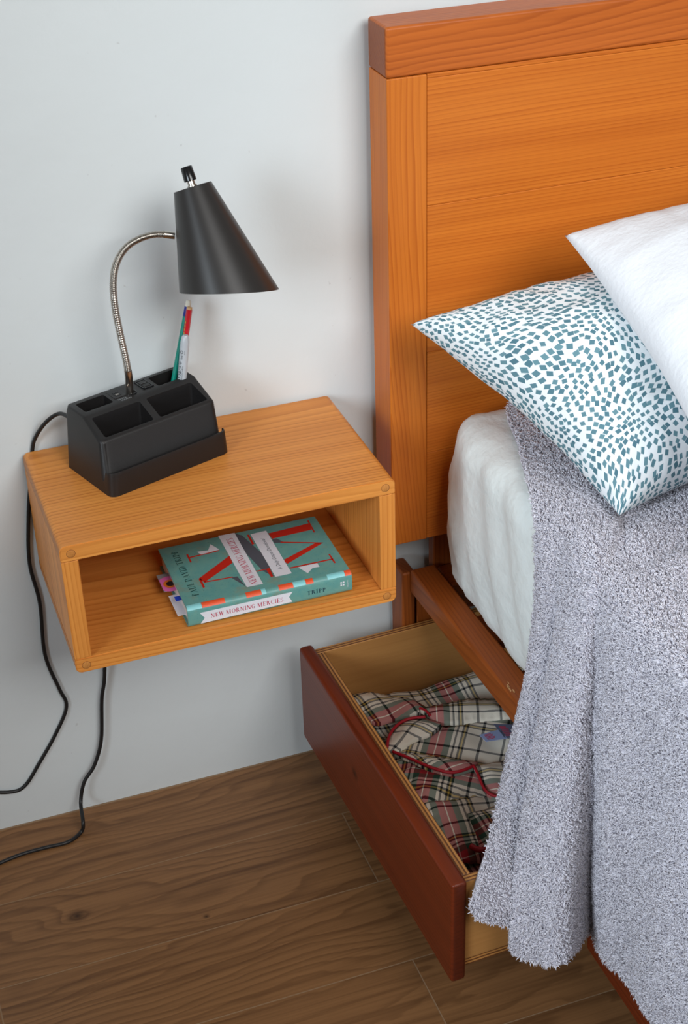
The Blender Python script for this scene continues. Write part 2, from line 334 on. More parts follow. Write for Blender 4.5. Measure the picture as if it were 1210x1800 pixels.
GL = {
 'N': (st(.09, HL, .08)+st(.76, HL, .08, bot=0)+dg(.03, 1, .62, 0, TH+.02), .90),
 'E': (st(.10)+[q4(.1, 0, .62, HL), q4(.1, .48, .5, .52), q4(.1, 1-HL, .6, 1), q4(.585, 0, .62, .24), q4(.565, .78, .6, 1), q4(.47, .38, .5, .62)], .72),
 'W': (dg(.05, 1, .30, 0, TH)+dg(.56, 1, .36, 0, HL)+dg(.46, 1, .70, 0, TH)+dg(.98, 1, .76, 0, HL)+[q4(-.03, 1-HL, .3, 1), q4(.38, 1-HL, .7, 1), q4(.88, 1-HL, 1.1, 1)], 1.12),
 'M': (st(.09, HL, .08)+st(.84, TH, .08)+dg(.07, 1, .42, 0, TH)+dg(.90, 1, .48, 0, HL), 1.14),
 'O': (arc(.45, .5, .40, .52, 0, 360, .15, n=22), .90),
 'R': (st(.10)+arc(.30, .74, .30, .26, -90, 90, .15)+[q4(.2, .48, .32, .52), q4(.2, 1-HL, .32, 1)]+dg(.36, .5, .62, 0, TH)+[q4(.66, 0, .84, HL)], .86),
 'I': (st(.10), .38),
 'G': (arc(.45, .5, .40, .52, 40, 330, .15, n=20)+[q4(.62, .05, .78, .42), q4(.54, .42-HL, .84, .42)], .92),
 'C': (arc(.45, .5, .40, .52, 40, 320, .15, n=20)+[q4(.7, .66, .74, .98), q4(.72, .06, .76, .24)], .82),
 'S': (arc(.32, .75, .26, .26, 30, 270, .12)+arc(.32, .25, .28, .26, -150, 90, .14)+[q4(.5, .72, .54, .98), q4(.05, .04, .09, .28)], .68),
 'P': (st(.10)+arc(.30, .72, .32, .28, -90, 90, .15)+[q4(.2, .44, .32, .48), q4(.2, 1-HL, .32, 1)], .72),
 'A': (dg(.08, 0, .36, 1, HL)+dg(.34, 1, .62, 0, TH)+[q4(.2, .3, .6, .34), q4(0, 0, .22, HL), q4(.54, 0, .88, HL)], .88),
 'U': (st(.10, bot=0)+st(.68, HL, .08, bot=0)+arc(.41, .26, .31, .29, 180, 360, .12)+[q4(.1, .2, .27, .4)], .86),
 'L': (st(.10)+[q4(.1, 0, .6, HL), q4(.565, 0, .6, .3)], .68),
 'D': (st(.10)+arc(.32, .5, .46, .5, -90, 90, .16, n=14)+[q4(.2, 0, .34, HL), q4(.2, 1-HL, .34, 1)], .88),
 'V': (dg(.06, 1, .34, 0, TH)+dg(.68, 1, .40, 0, HL)+[q4(-.03, 1-HL, .32, 1), q4(.56, 1-HL, .82, 1)], .82),
 'T': (st(.30, top=0)+[q4(.02, 1-HL, .75, 1), q4(.02, .74, .06, 1), q4(.71, .74, .75, 1)], .78),
}
def lettering(name, s, mat, parent, org, dx, dy, length, height, gap=.08, space=.4):
    """dx: reading direction, dy: up of the letters; scaled to the given length"""
    adv = []; x = 0
    for ch in s:
        adv.append(x); x += space if ch == ' ' else GL[ch][1]+gap
    k = length/(x-gap); v = []; f = []
    for ch, a in zip(s, adv):
        if ch == ' ': continue
        for pl in GL[ch][0]:
            b = len(v); v += [org+dx*((px_+a)*k)+dy*(py_*height) for px_, py_ in pl]; f.append(tuple(range(b, b+len(pl))))
    nrm = dx.cross(dy)
    bm = bmesh.new(); vs = [bm.verts.new(p) for p in v]
    for q in f:
        try: bm.faces.new([vs[i] for i in q])
        except ValueError: pass
    return flat_print(name, bm, mat, parent, nrm)
def flat_print(name, bm, mat, parent, nrm, th=.00012):
    for fc in bm.faces:
        fc.normal_update()
        if fc.normal.dot(nrm) < 0: fc.normal_flip()
    me = bpy.data.meshes.new(name); bm.to_mesh(me); bm.free()
    return link(name, me, mat, parent, smooth=False)
def polys(name, pls, mat, parent, to3, nrm):
    bm = bmesh.new()
    for pl in pls: bm.faces.new([bm.verts.new(to3(*p)) for p in pl])
    return flat_print(name, bm, mat, parent, nrm)
def font_text(name, s, mat, parent, org, dx, dy, length, shear=0.0, height=None):
    cu_ = bpy.data.curves.new(name, 'FONT'); cu_.body = s; cu_.size = 1; cu_.shear = shear; cu_.resolution_u = 2
    o = bpy.data.objects.new(name, cu_); COL.objects.link(o); bpy.context.view_layer.update()
    me = bpy.data.meshes.new_from_object(o.evaluated_get(bpy.context.evaluated_depsgraph_get())); bpy.data.objects.remove(o)
    xs = [v.co.x for v in me.vertices]; k = length/(max(xs)-min(xs)); x0 = min(xs); kh = k if height is None else height/.7
    for v in me.vertices: v.co = org+dx*((v.co.x-x0)*k)+dy*(v.co.y*kh)
    me.name = name; me.materials.clear()
    return link(name, me, mat, parent, smooth=False)

X, Y, Z = Vector((1, 0, 0)), Vector((0, 1, 0)), Vector((0, 0, 1))
# ================================================================== setting
wall = box('wall_back', (-2.6, 3.4, 0, .12, 0, 2.7), M['wall']); tag(wall, 'white painted plaster wall behind the nightstand and headboard', 'wall', kind='structure')
floor = box('floor', (-2.6, 3.4, -3.6, 0, -.06, -.0003), M['grout']); tag(floor, 'brown wood-look plank floor', 'floor', kind='structure')
seams = [-.003, -.164, -.325, -.485, -.636] + [-.636-.158*i for i in range(1, 19)]
PL = 1.2
for i in range(len(seams)-1):
    y1, y0 = seams[i]-.0010, seams[i+1]+.0010
    xj = {0: -.42, 1: .394, 2: 1.02, 3: .385, 4: -.1}.get(i, (i*.437) % PL)
    x = xj-PL*3
    while x < 3.4:
        a, b = max(x, -2.6), min(x+PL-.0020, 3.4)
        if b > a+.02:
            kn = M['floor_knot'] if (i == 1 and a < 0 < b) else M['floor']
            box('plank', (a, b, y0, y1, -.012, 0), kn, floor)
        x += PL

# ================================================================== nightstand
D, ZT, ZB, T = .268, .6595, .4631, .0227
W = .45
ns = empty('floating_nightstand', (0, 0, ZB)); tag(ns, 'light fir open box nightstand floating on the white wall', 'nightstand')
H = ZT-ZB
def nboard(name, r, mat, edges):
    bm = box_bm(*r)
    bmesh.ops.bevel(bm, geom=[e for e in bm.edges if edges(e)], offset=.0085, segments=5, profile=.5, affect='EDGES')
    bmesh.ops.bevel(bm, geom=[e for e in bm.edges if e.is_manifold and e.calc_face_angle(0) > 1.2], offset=.0012, segments=2, affect='EDGES')
    return from_bm(name, bm, mat, ns, True, 50)
def yedge(top):
    z = H if top else 0
    return lambda e: all(abs(v.co.z-z) < 1e-5 for v in e.verts) and abs(e.verts[0].co.x-e.verts[1].co.x) < 1e-5
nboard('top_board', (0, W, -D, -.0068, H-T, H), M['ns_x'], yedge(True))
nboard('bottom_board', (0, W, -D, -.0068, 0, T), M['ns_x'], yedge(False))
for x in (0, W-T): box('side_board', (x+.0002, x+T-.0002, -D+.0003, -.0068, T+.0004, H-T-.0004), M['ns_z'], ns, .0008, 2)
box('back_panel', (T, W-T, -.018, -.0069, T, H-T), M['ns_x'], ns)
M['plug'] = wood('dowel_plug_fir', 'y', srgb(206, 140, 72), srgb(190, 118, 54), srgb(160, 90, 36), freq=300, wob=.006, rough=.45, var=.3, lines=.5, end=0)
M['gap'] = plain('dark_glue_line', srgb(132, 80, 38), .7)
for x in (T*.62, W-T*.62):
    for z in (T*.5, H-T*.5):
        pl = lathe('dowel_plug', [(0, 0), (.0048, 0), (.0054, -.0003), (.0054, -.003)], M['plug'], ns, 20, Vector((x, -D-.0006, z)), -Y*1.0)
        rg = lathe('dowel_ring', [(.0054, 0), (.0058, 0), (.0058, -.001)], M['gap'], ns, 20, Vector((x, -D-.0004, z)), -Y*1.0)

# ================================================================== desk lamp with organiser base
lamp = empty('desk_lamp', (.0914, -.1751, ZT), .3299); tag(lamp, 'black gooseneck desk lamp with organizer base on the nightstand', 'lamp')
BW, S = .1826, .0675
LU = Vector((math.cos(.3299), math.sin(.3299), 0)); LV = Vector((-math.sin(.3299), math.cos(.3299), 0)); LO = Vector((.0914, -.1751, ZT))
loc = lambda P: Vector(((P-LO).dot(LU), (P-LO).dot(LV), P.z-LO.z))
prof = [(.1165, 0), (.1125, .085), (.1085, .0938), (.104, .0945), (.0655, .0938), (.063, .0925), (.027, .0745), (.0235, .0728), (.0215, .0700), (.0150, .0215), (.0120, .0175), (.0090, .0175), (.0062, .0205), (.0030, .0345), (.0005, .0345), (-.0006, .030), (.000, .0)]
bm = bmesh.new(); rings = []
def rnd(r, du): return r-math.sqrt(max(r*r-(r-du)**2, 0)) if du < r else 0.0
dus = [0, .0003, .0008, .0016, .0028, .0042, .006, .008, .0115, .02, .05]
sta = dus+[-q for q in dus[::-1]]
for q in sta:
    du = abs(q); left = sta.index(q) < len(dus) if q else (len(rings) == 0); rg_ = []
    for k, (v_, z_) in enumerate(prof):
        sh_ = -rnd(.007, du) if k <= 3 else (rnd(.0025, du) if k <= 5 else (rnd(.006, du) if k <= 8 else rnd(.0112, du)))
        dz_ = rnd(.0022, du)*(1 if 2 <= k <= 7 or 13 <= k <= 14 else 0)
        rg_.append(bm.verts.new((S*z_+du-.003 if left else BW-S*z_-du+.004, v_+sh_, z_-dz_)))
    rings.append(rg_)
n = len(prof)
for ra_, rb_ in zip(rings, rings[1:]):
    for k in range(n): bm.faces.new((ra_[k], rb_[k], rb_[(k+1) % n], ra_[(k+1) % n]))
bm.faces.new(rings[0][::-1]); bm.faces.new(rings[-1])
base = from_bm('organizer_base', bm, M['black'], lamp, True, 40)
def pocket(c4, depth, sh=.9):
    """c4: corner list (u,v,z) counter-clockwise; rounded tapering hole"""
    cen = sum((Vector(c) for c in c4), Vector())/4; R = .0035; top = []
    for i in range(4):
        c = Vector(c4[i]); a = (Vector(c4[i-1])-c).normalized()*R; b = (Vector(c4[(i+1) % 4])-c).normalized()*R
        for k in range(5):
            t_ = k/4; top.append((c+a)*(1-t_)**2+c*2*t_*(1-t_)+(c+b)*t_*t_)
    bm = bmesh.new(); N = len(top)
    up = [bm.verts.new(p+Vector((0, 0, .03))) for p in top]; mid = [bm.verts.new(p) for p in top]
    lo = [bm.verts.new((cen.x+(p.x-cen.x)*sh, cen.y+(p.y-cen.y)*sh, depth)) for p in top]
    for A_, B_ in ((up, mid), (mid, lo)):
        for k in range(N): bm.faces.new((A_[k], A_[(k+1) % N], B_[(k+1) % N], B_[k]))
    bm.faces.new(up); bm.faces.new(lo[::-1]); bmesh.ops.recalc_face_normals(bm, faces=bm.faces)
    me = bpy.data.meshes.new('cut'); bm.to_mesh(me); bm.free(); o = bpy.data.objects.new('cut', me); COL.objects.link(o); o.parent = lamp
    return o
cuts = [pocket([(.0125, .073, .094), (.0558, .073, .094), (.0558, .1, .094), (.0130, .1, .094)], .02),
        pocket([(.1265, .073, .094), (.1715, .073, .094), (.1670, .1015, .094), (.1275, .1015, .094)], .012),
        pocket([(.0125, .0272, .0741), (.0875, .0272, .0741), (.0862, .0588, .0899), (.0125, .0588, .0899)], .018),
        pocket([(.0978, .0272, .0741), (.1738, .0272, .0741), (.1685, .0590, .0900), (.0970, .0590, .0900)], .018)]
for c in cuts:
    m = base.modifiers.new('b', 'BOOLEAN'); m.object = c; m.operation = 'DIFFERENCE'; m.solver = 'EXACT'
bpy.context.view_layer.update()
me = bpy.data.meshes.new_from_object(base.evaluated_get(bpy.context.evaluated_depsgraph_get()))
base.modifiers.clear(); base.data = me
for c in cuts: bpy.data.objects.remove(c)
me.polygons.foreach_set('use_smooth', [True]*len(me.polygons)); me.set_sharp_from_angle(angle=math.radians(30))
# usb plate and switch
def rect_frame(name, u0, u1, v0, v1, z0, z1, w_, mat, parent):
    bm = bmesh.new()
    for r in ((u0, u1, v0, v0+w_), (u0, u1, v1-w_, v1), (u0, u0+w_, v0, v1), (u1-w_, u1, v0, v1)):
        b2 = box_bm(*r, z0, z1); tmp = bpy.data.meshes.new('t'); b2.to_mesh(tmp); b2.free(); bm.from_mesh(tmp); bpy.data.meshes.remove(tmp)
    return from_bm(name, bm, mat, parent, False)
ZP = .0943
usb = box('usb_plate', (.0610, .0790, .0785, .1020, ZP-.002, ZP+.0006), M['black'], lamp, .0005, 2)
rect_frame('usb_socket', .0655, .0745, .0835, .0935, ZP+.0002, ZP+.0010, .0012, M['gloss_black'], usb)
box('usb_tongue', (.0675, .0725, .0855, .0885, ZP+.0002, ZP+.0011), M['nickel'], usb, .0003, 1)
sw = rect_frame('switch_frame', .1055, .1215, .0770, .1020, ZP-.001, ZP+.0012, .0016, M['gloss_black'], lamp)
box('switch_rocker', (.1080, .1190, .0805, .0985, ZP-.001, ZP+.0016), M['black'], sw, .0008, 2)
box('rocker_ridge', (.1090, .1180, .0885, .0905, ZP+.0012, ZP+.0022), M['gloss_black'], sw, .0003, 1)
font_text('printed_mark', 'USB PORT', M['pale_print'], lamp, Vector((.0655, .0678, ZP-.0001)), X, Y, .016)
font_text('printed_mark', '5V 2.1A', M['pale_print'], lamp, Vector((.0625, .0718, ZP+.0002)), X, Y, .013)
# gooseneck: world points -> lamp frame
SB = LO+LU*.0885+LV*.080+Z*.0935
neck_px = [(228, 690, SB.y), (226, 660, -.079), (222, 635, -.080), (212, 590, -.082), (203, 545, -.085), (199, 500, -.088), (204, 465, -.091), (220, 437, -.094), (245, 420, -.098), (275, 412, -.101), (307, 414, -.105)]
NP = [loc(at(x, y, 1, yy)) for x, y, yy in neck_px]
path = catmull(NP, 26)
# collar tubes at both ends, ribbed hose between
L1 = 36; L2 = len(path)-16
tube('stem_collar', path[:L1+1], .0052, M['nickel'], lamp, 20)
hose = []; 
for i in range(L1, L2):
    for k in range(4): hose.append(path[i].lerp(path[i+1], k/4))
nrib = 95
tube('gooseneck', hose, lambda f: .0044+.00055*math.sin(f*nrib*2*math.pi), M['nickel'], lamp, 14, 180)
tube('shade_collar', path[L2-1:], .0048, M['nickel'], lamp, 18)
tube('collar_screw', [path[14]+Vector((-.004, -.003, .0)), path[14]+Vector((-.0062, -.0042, 0))], .0014, M['nickel'], lamp, 10)
bmr = lathe('stem_socket', [(.0052, 0), (.0066, 0), (.0066, .0012), (.0052, .0016)], M['gloss_black'], lamp, 24, Vector((.0885, .0800, .0940)))
# shade: truncated cone with a slanted mouth
YS = -.115
S0 = at(338.5, 328.5, 1, YS); mmpx = (S0-CAM).dot(cf)/FPX
ray_ = (at(395, 430, 1, YS)-CAM).normalized(); rr_ = (cr-ray_*cr.dot(ray_)).normalized(); uu_ = rr_.cross(ray_)
ang = math.radians(17.2); ax_ = (-uu_*math.cos(ang)+rr_*math.sin(ang)+ray_*.035).normalized()
perp = (rr_*math.cos(ang)+uu_*math.sin(ang)); perp = (perp-ax_*perp.dot(ax_)).normalized(); per2 = ax_.cross(perp)
r0 = 34.5*mmpx; slope_ = math.tan(math.radians(14.95))
axL = Vector((ax_.dot(LU), ax_.dot(LV), ax_.z)); pL = Vector((perp.dot(LU), perp.dot(LV), perp.z)); p2L = Vector((per2.dot(LU), per2.dot(LV), per2.z)); S0L = loc(S0)
mouth = math.tan(math.radians(15.2))          # the mouth is cut 15 degrees off square, longer on the right
hC = 190*mmpx
def cone_pt(th, f, off=0.0):
    c_, s_ = math.cos(th), math.sin(th)
    # h such that h = hC + mouth*(r(h)*c)
    hm = (hC+mouth*c_*r0)/(1-mouth*c_*slope_)
    h = hm*f; r = r0+slope_*h-off
    return S0L+axL*h+(pL*c_+p2L*s_)*r
bm = bmesh.new(); NN = 72; fr = [0, .01, .25, .5, .75, .985, 1.0]; rg = []
for f in fr: rg.append([bm.verts.new(cone_pt(2*math.pi*k/NN, f)) for k in range(NN)])
for f in (1.0, .5, .04): rg.append([bm.verts.new(cone_pt(2*math.pi*k/NN, f, .0012)) for k in range(NN)])
nout = len(fr)
for i in range(len(rg)-1):
    for k in range(NN):
        fc = bm.faces.new((rg[i][k], rg[i][(k+1) % NN], rg[i+1][(k+1) % NN], rg[i+1][k])); fc.material_index = 1 if i >= nout else 0
tc_ = bm.verts.new(S0L-axL*.0008); 
for k in range(NN): bm.faces.new((rg[0][(k+1) % NN], rg[0][k], tc_))
ti_ = bm.verts.new(S0L+axL*.005)
for k in range(NN):
    fc = bm.faces.new((rg[-1][k], rg[-1][(k+1) % NN], ti_)); fc.material_index = 1
sh = from_bm('lamp_shade', bm, [M['shade'], M['shade_in']], lamp, True, 40); tag(sh, 'satin black cone shade')
lathe('switch_nut', [(0, -.001), (.0062, -.001), (.0062, .002), (.0048, .0025), (.0048, .008), (0, .008)], M['nickel'], lamp, 24, S0L, -axL)
lathe('switch_knob', [(0, .0075), (.0074, .0075), (.0080, .0082), (.0074, .0245), (.0066, .0256), (0, .0258)], M['gloss_black'], lamp, 24, S0L, -axL)
lathe('bulb', [(0, .03), (.013, .03), (.013, .055), (.018, .075), (.028, .095), (.031, .112), (.028, .124), (.018, .132), (0, .135)], M['bulb'], lamp, 28, S0L, axL)
# cord from the lamp base down behind the box
cp = [loc(LO+LU*.008+LV*.108+Z*.072)]
for x, y, yy in [(105, 727, -.040), (82, 741, -.026), (64, 766, -.010), (57, 790, -.0034), (53, 850, -.0034), (50, 910, -.0034), (52, 990, -.0034), (70, 1060, -.0034), (79, 1150, -.0034), (104, 1210, -.0034), (117, 1242, -.0034), (98, 1290, -.0034), (70, 1340, -.0034), (45, 1380, -.0034), (20, 1392, -.0034), (-30, 1391, -.0034), (-120, 1380, -.0034)]:
    cp.append(loc(at(x, y, 1, yy)))
cpath = catmull(cp, 8)
tube('power_cord', cpath, .0028, M['cord'], lamp, 10)
# a second cable under the box
c2 = [(192, 1120, 1, -.012), (184, 1175, 1, -.012), (179, 1230, 1, -.010), (178, 1300, 1, -.01), (166, 1345, 1, -.012), (148, 1375, 1, -.014), (142, 1410, 1, -.02)]
P2 = [at(*q) for q in c2]+[at(146, 1445, 2, .02), at(143, 1462, 2, .0032), at(120, 1480, 2, .0032), at(80, 1490, 2, .0032), at(40, 1501, 2, .0032), at(0, 1517, 2, .0032), at(-60, 1545, 2, .0032), at(-160, 1560, 2, .0032)]
P2[0].z = ZB-.0035; P2[0].y = -.03
wire = tube('power_cable', catmull(P2, 8), .003, M['cord'], None, 10); tag(wire, 'black power cable hanging from under the nightstand onto the floor', 'cable')

# ================================================================== pens in the rear pocket
def pen_axis(bx, by, tx, ty, yb, yt):
    b = at(bx, by, 1, yb); t_ = at(tx, ty, 1, yt); return b, (t_-b)
def pen(name, b, d, mats):
    L_ = d.length; a = d.normalized(); e = empty(name, b-a*(.058)); return e, a, L_
e, a, L_ = None, None, None
def seg(name, par, a, z0, z1, r0_, r1_, mat, n=16):
    return lathe(name, [(0, z0), (r0_, z0), (r1_, z1), (0, z1)], mat, par, n, Vector(), a)
b, d = pen_axis(306, 668, 332, 528, -.040, -.028)
e, a, L_ = pen('ballpoint_pen', b, d, None); tag(e, 'teal pen with navy collar and ivory tip beside the red pencil', 'pen'); B0 = .058
seg('barrel', e, a, .0, B0+L_-.022, .0040, .0040, M['teal_pen']); seg('collar', e, a, B0+L_-.022, B0+L_-.0085, .0042, .0042, M['blue_pen'])
lathe('eraser_tip', [(0, B0+L_-.0085), (.0037, B0+L_-.0085), (.0037, B0+L_-.002), (.0025, B0+L_), (0, B0+L_+.0004)], M['eraser'], e, 16, Vector(), a)
b, d = pen_axis(317, 668, 333.5, 540, -.047, -.037)
e, a, L_ = pen('red_pencil', b, d, None); tag(e, 'red hexagonal pencil with gold lettering between pen and marker', 'pencil')
bar = seg('barrel', e, a, 0, B0+L_-.003, .0040, .0040, M['red_pen'], 6); seg('bare_end', e, a, B0+L_-.003, B0+L_, .0038, .0036, M['wood_end'], 12)
side = a.cross(cf).normalized(); fr_ = side.cross(a).normalized(); fr_ = fr_ if fr_.dot(cf) < 0 else -fr_
dirl = (fr_*.75-cr*.66).normalized()
for k in range(9):
    z = B0+L_-.022-k*.0052
    o_ = a*z+dirl*.0036; tt = dirl.cross(a).normalized()
    polys('gold_letter', [[(-.0010, 0), (.0010, .0004), (.0011, .0034), (-.0009, .003)]], M['gold'], bar, lambda u, v, o_=o_, tt=tt: o_+tt*u+a*v+dirl*.0004, dirl)
b, d = pen_axis(320, 668, 326.5, 588, -.054, -.050)
e, a, L_ = pen('felt_marker', b, d, None); tag(e, 'pale grey capped permanent marker with black script lettering', 'marker')
mb = lathe('body', [(0, 0), (.0062, 0), (.0062, B0+L_-.014), (.0060, B0+L_-.010), (.0052, B0+L_-.004), (.0036, B0+L_-.0006), (0, B0+L_)], M['marker'], e, 24, Vector(), a)
fr_ = -cf-a*(-cf).dot(a); fr_.normalize(); sd = a.cross(fr_).normalized()
def wrap_text(name, s, z, length, ang0, shear=.3, mat=M['ink'], hgt=None):
    o = font_text(name, s, mat, mb, Vector(), X, Y, length, shear, hgt)
    for v in o.data.vertices:
        u, w_ = v.co.x, v.co.y; th = ang0+w_/.0063
        v.co = a*(z+u)+(fr_*math.cos(th)-sd*math.sin(th))*.0064
    return o
wrap_text('script_lettering', 'Sharpie', B0+.002, .026, .25, .4)
wrap_text('small_lettering', 'PERMANENT MARKER', B0+.002, .020, -.15, 0, hgt=.0012)
wrap_text('small_lettering', 'Fine', B0+.031, .006, .15, .3)
wrap_text('round_emblem', 'O', B0+.039, .005, .1, 0); wrap_text('small_lettering', 'NON TOXIC', B0+.0385, .006, -.3, 0, hgt=.001)

# ================================================================== book
ZS = ZB+T
BK = Vector((.157, -.256, ZS+.0002)); BL, BD, BH = .2325, .158, .0315
bk = empty('hardback_book', BK); tag(bk, 'teal hardback book with red letters and white banners inside the nightstand', 'book')
# cover wraps round the spine: C-shaped profile
def c_prof(o):
    r = .007; pts = [(BD, o), (r, o)]
    pts += [(r-(r-o)*math.sin(a_), r-(r-o)*math.cos(a_)) for a_ in [math.pi/2*k/5 for k in range(1, 6)]]
    pts += [(r-(r-o)*math.cos(a_), BH-r+(r-o)*math.sin(a_)) for a_ in [math.pi/2*k/5 for k in range(0, 6)]]
    pts += [(BD, BH-o)]; return pts
po, pi_ = c_prof(0), c_prof(.0028); ring = po+pi_[::-1]
bm = bmesh.new(); r1 = [bm.verts.new((0, y, z)) for y, z in ring]; r2 = [bm.verts.new((BL, y, z)) for y, z in ring]; n = len(ring); m_ = len(po)
for k in range(n): bm.faces.new((r1[k], r1[(k+1) % n], r2[(k+1) % n], r2[k]))
for rr in (r1, r2):
    for k in range(m_-1): bm.faces.new((rr[k], rr[k+1], rr[n-2-k], rr[n-1-k]))
from_bm('cover', bm, M['cover'], bk, True, 40)
bm = box_bm(.003, BL-.003, .004, BD-.004, .0029, BH-.0029)
bmesh.ops.subdivide_edges(bm, edges=[e for e in bm.edges if abs(e.verts[0].co.x-e.verts[1].co.x) > .1], cuts=4)
from_bm('page_block', bm, M['pages'], bk, False)
ART = {
'red': [[(0.1565, 0.1339), (0.2188, 0.1379), (0.217, 0.12), (0.1573, 0.1185)], [(0.2188, 0.1456), (0.221, 0.1453), (0.2196, 0.1119), (0.2173, 0.1117)], [(0.127, 0.1417), (0.1298, 0.1416), (0.13, 0.1148), (0.1264, 0.1141)], [(0.166, 0.1064), (0.2208, 0.0819), (0.22, 0.0796), (0.1651, 0.1036)], [(0.2211, 0.0812), (0.2111, 0.0848), (0.1536, 0.0593), (0.1576, 0.049)], [(0.1579, 0.0388), (0.2194, 0.0381), (0.2189, 0.0352), (0.1575, 0.0359)], [(0.218, 0.0505), (0.2201, 0.0502), (0.2204, 0.026), (0.2179, 0.026)], [(0.126, 0.0472), (0.1314, 0.0485), (0.1298, 0.0266), (0.1264, 0.026)], [(0.0357, 0.1171), (0.0792, 0.1186), (0.0788, 0.1162), (0.0355, 0.1141)], [(0.0332, 0.1249), (0.0358, 0.1254), (0.0355, 0.1033), (0.0332, 0.1027)], [(0.0336, 0.0598), (0.0384, 0.048), (0.0875, 0.0799), (0.0885, 0.099)], [(0.0389, 0.0498), (0.0781, 0.0472), (0.0777, 0.0449), (0.0381, 0.0471)], [(0.0333, 0.0594), (0.0366, 0.0591), (0.0359, 0.0363), (0.0331, 0.0355)], [(0.1107, 0.0484), (0.1283, 0.0483), (0.128, 0.0464), (0.1103, 0.0461)]],
'grey': [[(0.1122, 0.152), (0.1202, 0.1433), (0.1340, 0.0819), (0.1305, 0.0254), (0.1206, 0.0454), (0.1119, 0.0961)], [(0.0755, 0.0457), (0.0842, 0.0452), (0.0882, 0.0165), (0.0864, 0.0212)], [(0.1573, 0.1185), (0.1638, 0.1169), (0.1707, 0.1018), (0.1565, 0.1071)]],
'white': [[(0.0882, 0.1548), (0.1121, 0.1537), (0.1115, 0.0144), (0.0887, 0.0148)], [(0.1321, 0.1412), (0.1558, 0.1423), (0.1558, 0.0241), (0.1323, 0.0242)], [(0.049, 0.1258), (0.0647, 0.1235), (0.072, 0.1379), (0.08, 0.1194), (0.0524, 0.1165)], [(0.1683, 0.035), (0.1962, 0.0348), (0.1964, 0.0251), (0.1862, 0.0257), (0.1761, 0.0158)]],
}
OFF = .006
for key, zz, nm in (('grey', .00012, 'grey_band'), ('red', .00022, 'red_stroke'), ('white', .00032, 'white_banner')):
    for pl in ART[key]: polys(nm, [pl], M['b_'+key], bk, lambda x, y, zz=zz: Vector((x, y+OFF-.001, BH+zz)), Z)
for m_, lst in (('orange', [(.021, .053), (.0825, .104), (.1288, .149), (.167, .1778), (.2232, .2322)]), ('blue', [(.0005, .0205), (.1042, .1105), (.1492, .1668), (.198, .223)])):
    for x0, x1 in lst:
        # dashes follow the rounded joint between spine and cover
        r = .007; a0, a1 = math.radians(28), math.radians(92); v = []; f = []
        pts = [(r-(r+.0002)*math.cos(a0+(a1-a0)*k/5), BH-r+(r+.0002)*math.sin(a0+(a1-a0)*k/5)) for k in range(6)]+[(.0085, BH+.0002)]
        for (y, z) in pts: v += [(x0, y, z), (x1, y, z)]
        f = [(2*k, 2*k+1, 2*k+3, 2*k+2) for k in range(len(pts)-1)]
        mesh('dash_mark', v, f, M['b_'+m_], bk, False)
lettering('author_lettering', 'PAUL DAVID TRIPP', M['b_green'], bk, Vector((.0235, .026, BH+.0003)), Y, -X, .118, .0088, .10)
lettering('title_lettering', 'NEW MORNING MERCIES', M['b_rose'], bk, Vector((.1055, .0235, BH+.0005)), Y, -X, .124, .0098, .06)
font_text('subtitle_lettering', 'A Daily Gospel Devotional', M['b_grey'], bk, Vector((.1470, .044, BH+.0005)), Y, -X, .085, .3)
sp = lambda x, z: Vector((x, -.0002, z))
polys('spine_banner', [[(.0165, .0215), (.147, .0222), (.1414, .0150), (.1457, .0060), (.0164, .0040), (.0227, .0118)]], M['b_white'], bk, sp, -Y)
lettering('spine_title', 'NEW MORNING MERCIES', M['b_rose'], bk, Vector((.0312, -.0004, .0100)), X, Z, .102, .0066, .12)
lettering('spine_author', 'TRIPP', M['b_navy'], bk, Vector((.1674, -.0003, .0110)), X, Z, .027, .0062, .14)
for x, z in ((.2155, .0135), (.219, .0135), (.2155, .0175), (.219, .0175)): polys('spine_emblem', [q4(x, z, x+.0024, z+.0026)], M['b_white'], bk, sp, -Y)
font_text('spine_imprint', 'CROSSWAY', M['b_white'], bk, Vector((.2268, -.0003, .0095)), Z, -X, .012)
# bookmark, tabs
bmk = empty('bookmark', BK); tag(bmk, 'pink donut printed bookmark poking out of the teal book', 'bookmark')
mark = box('card', (-.014, .03, .075, .118, .0150, .0158), M['greycard'], bmk)
def disc(name, r0_, r1_, mat, par, cx, cy, z):
    v = []; f = []
    for k in range(28):
        a_ = 2*math.pi*k/28; v += [(cx+r0_*math.cos(a_), cy+r0_*math.sin(a_), z), (cx+r1_*math.cos(a_), cy+r1_*math.sin(a_), z)]
    f = [(2*k, 2*k+1, (2*k+3) % 56, (2*k+2) % 56) for k in range(28)]
    v2 = [Vector((max(p[0], -.0138), p[1], p[2])) for p in v]; return mesh(name, v2, f, mat, par, False)
disc('icing_ring', .010, .019, M['pink'], bmk, -.001, .090, .0164); disc('dough_ring', .006, .010, M['donut'], bmk, -.001, .090, .0165); disc('donut_hole', .0, .006, M['donut_hole'], bmk, -.001, .090, .0165)
tb = box('page_tab', (-.006, .02, .0, .011, .0, .0004), M['tabblue']); tb.location = BK+Vector((0, .038, .0215)); tag(tb, 'small bright blue page tab sticking out of the teal book', 'page tab')
tb = box('folded_slip', (-.009, .03, .0, .05, .0, .0008), M['b_white']); tb.location = BK+Vector((0, .022, .0085)); tag(tb, 'white paper slip tucked low in the pages of the teal book', 'paper')

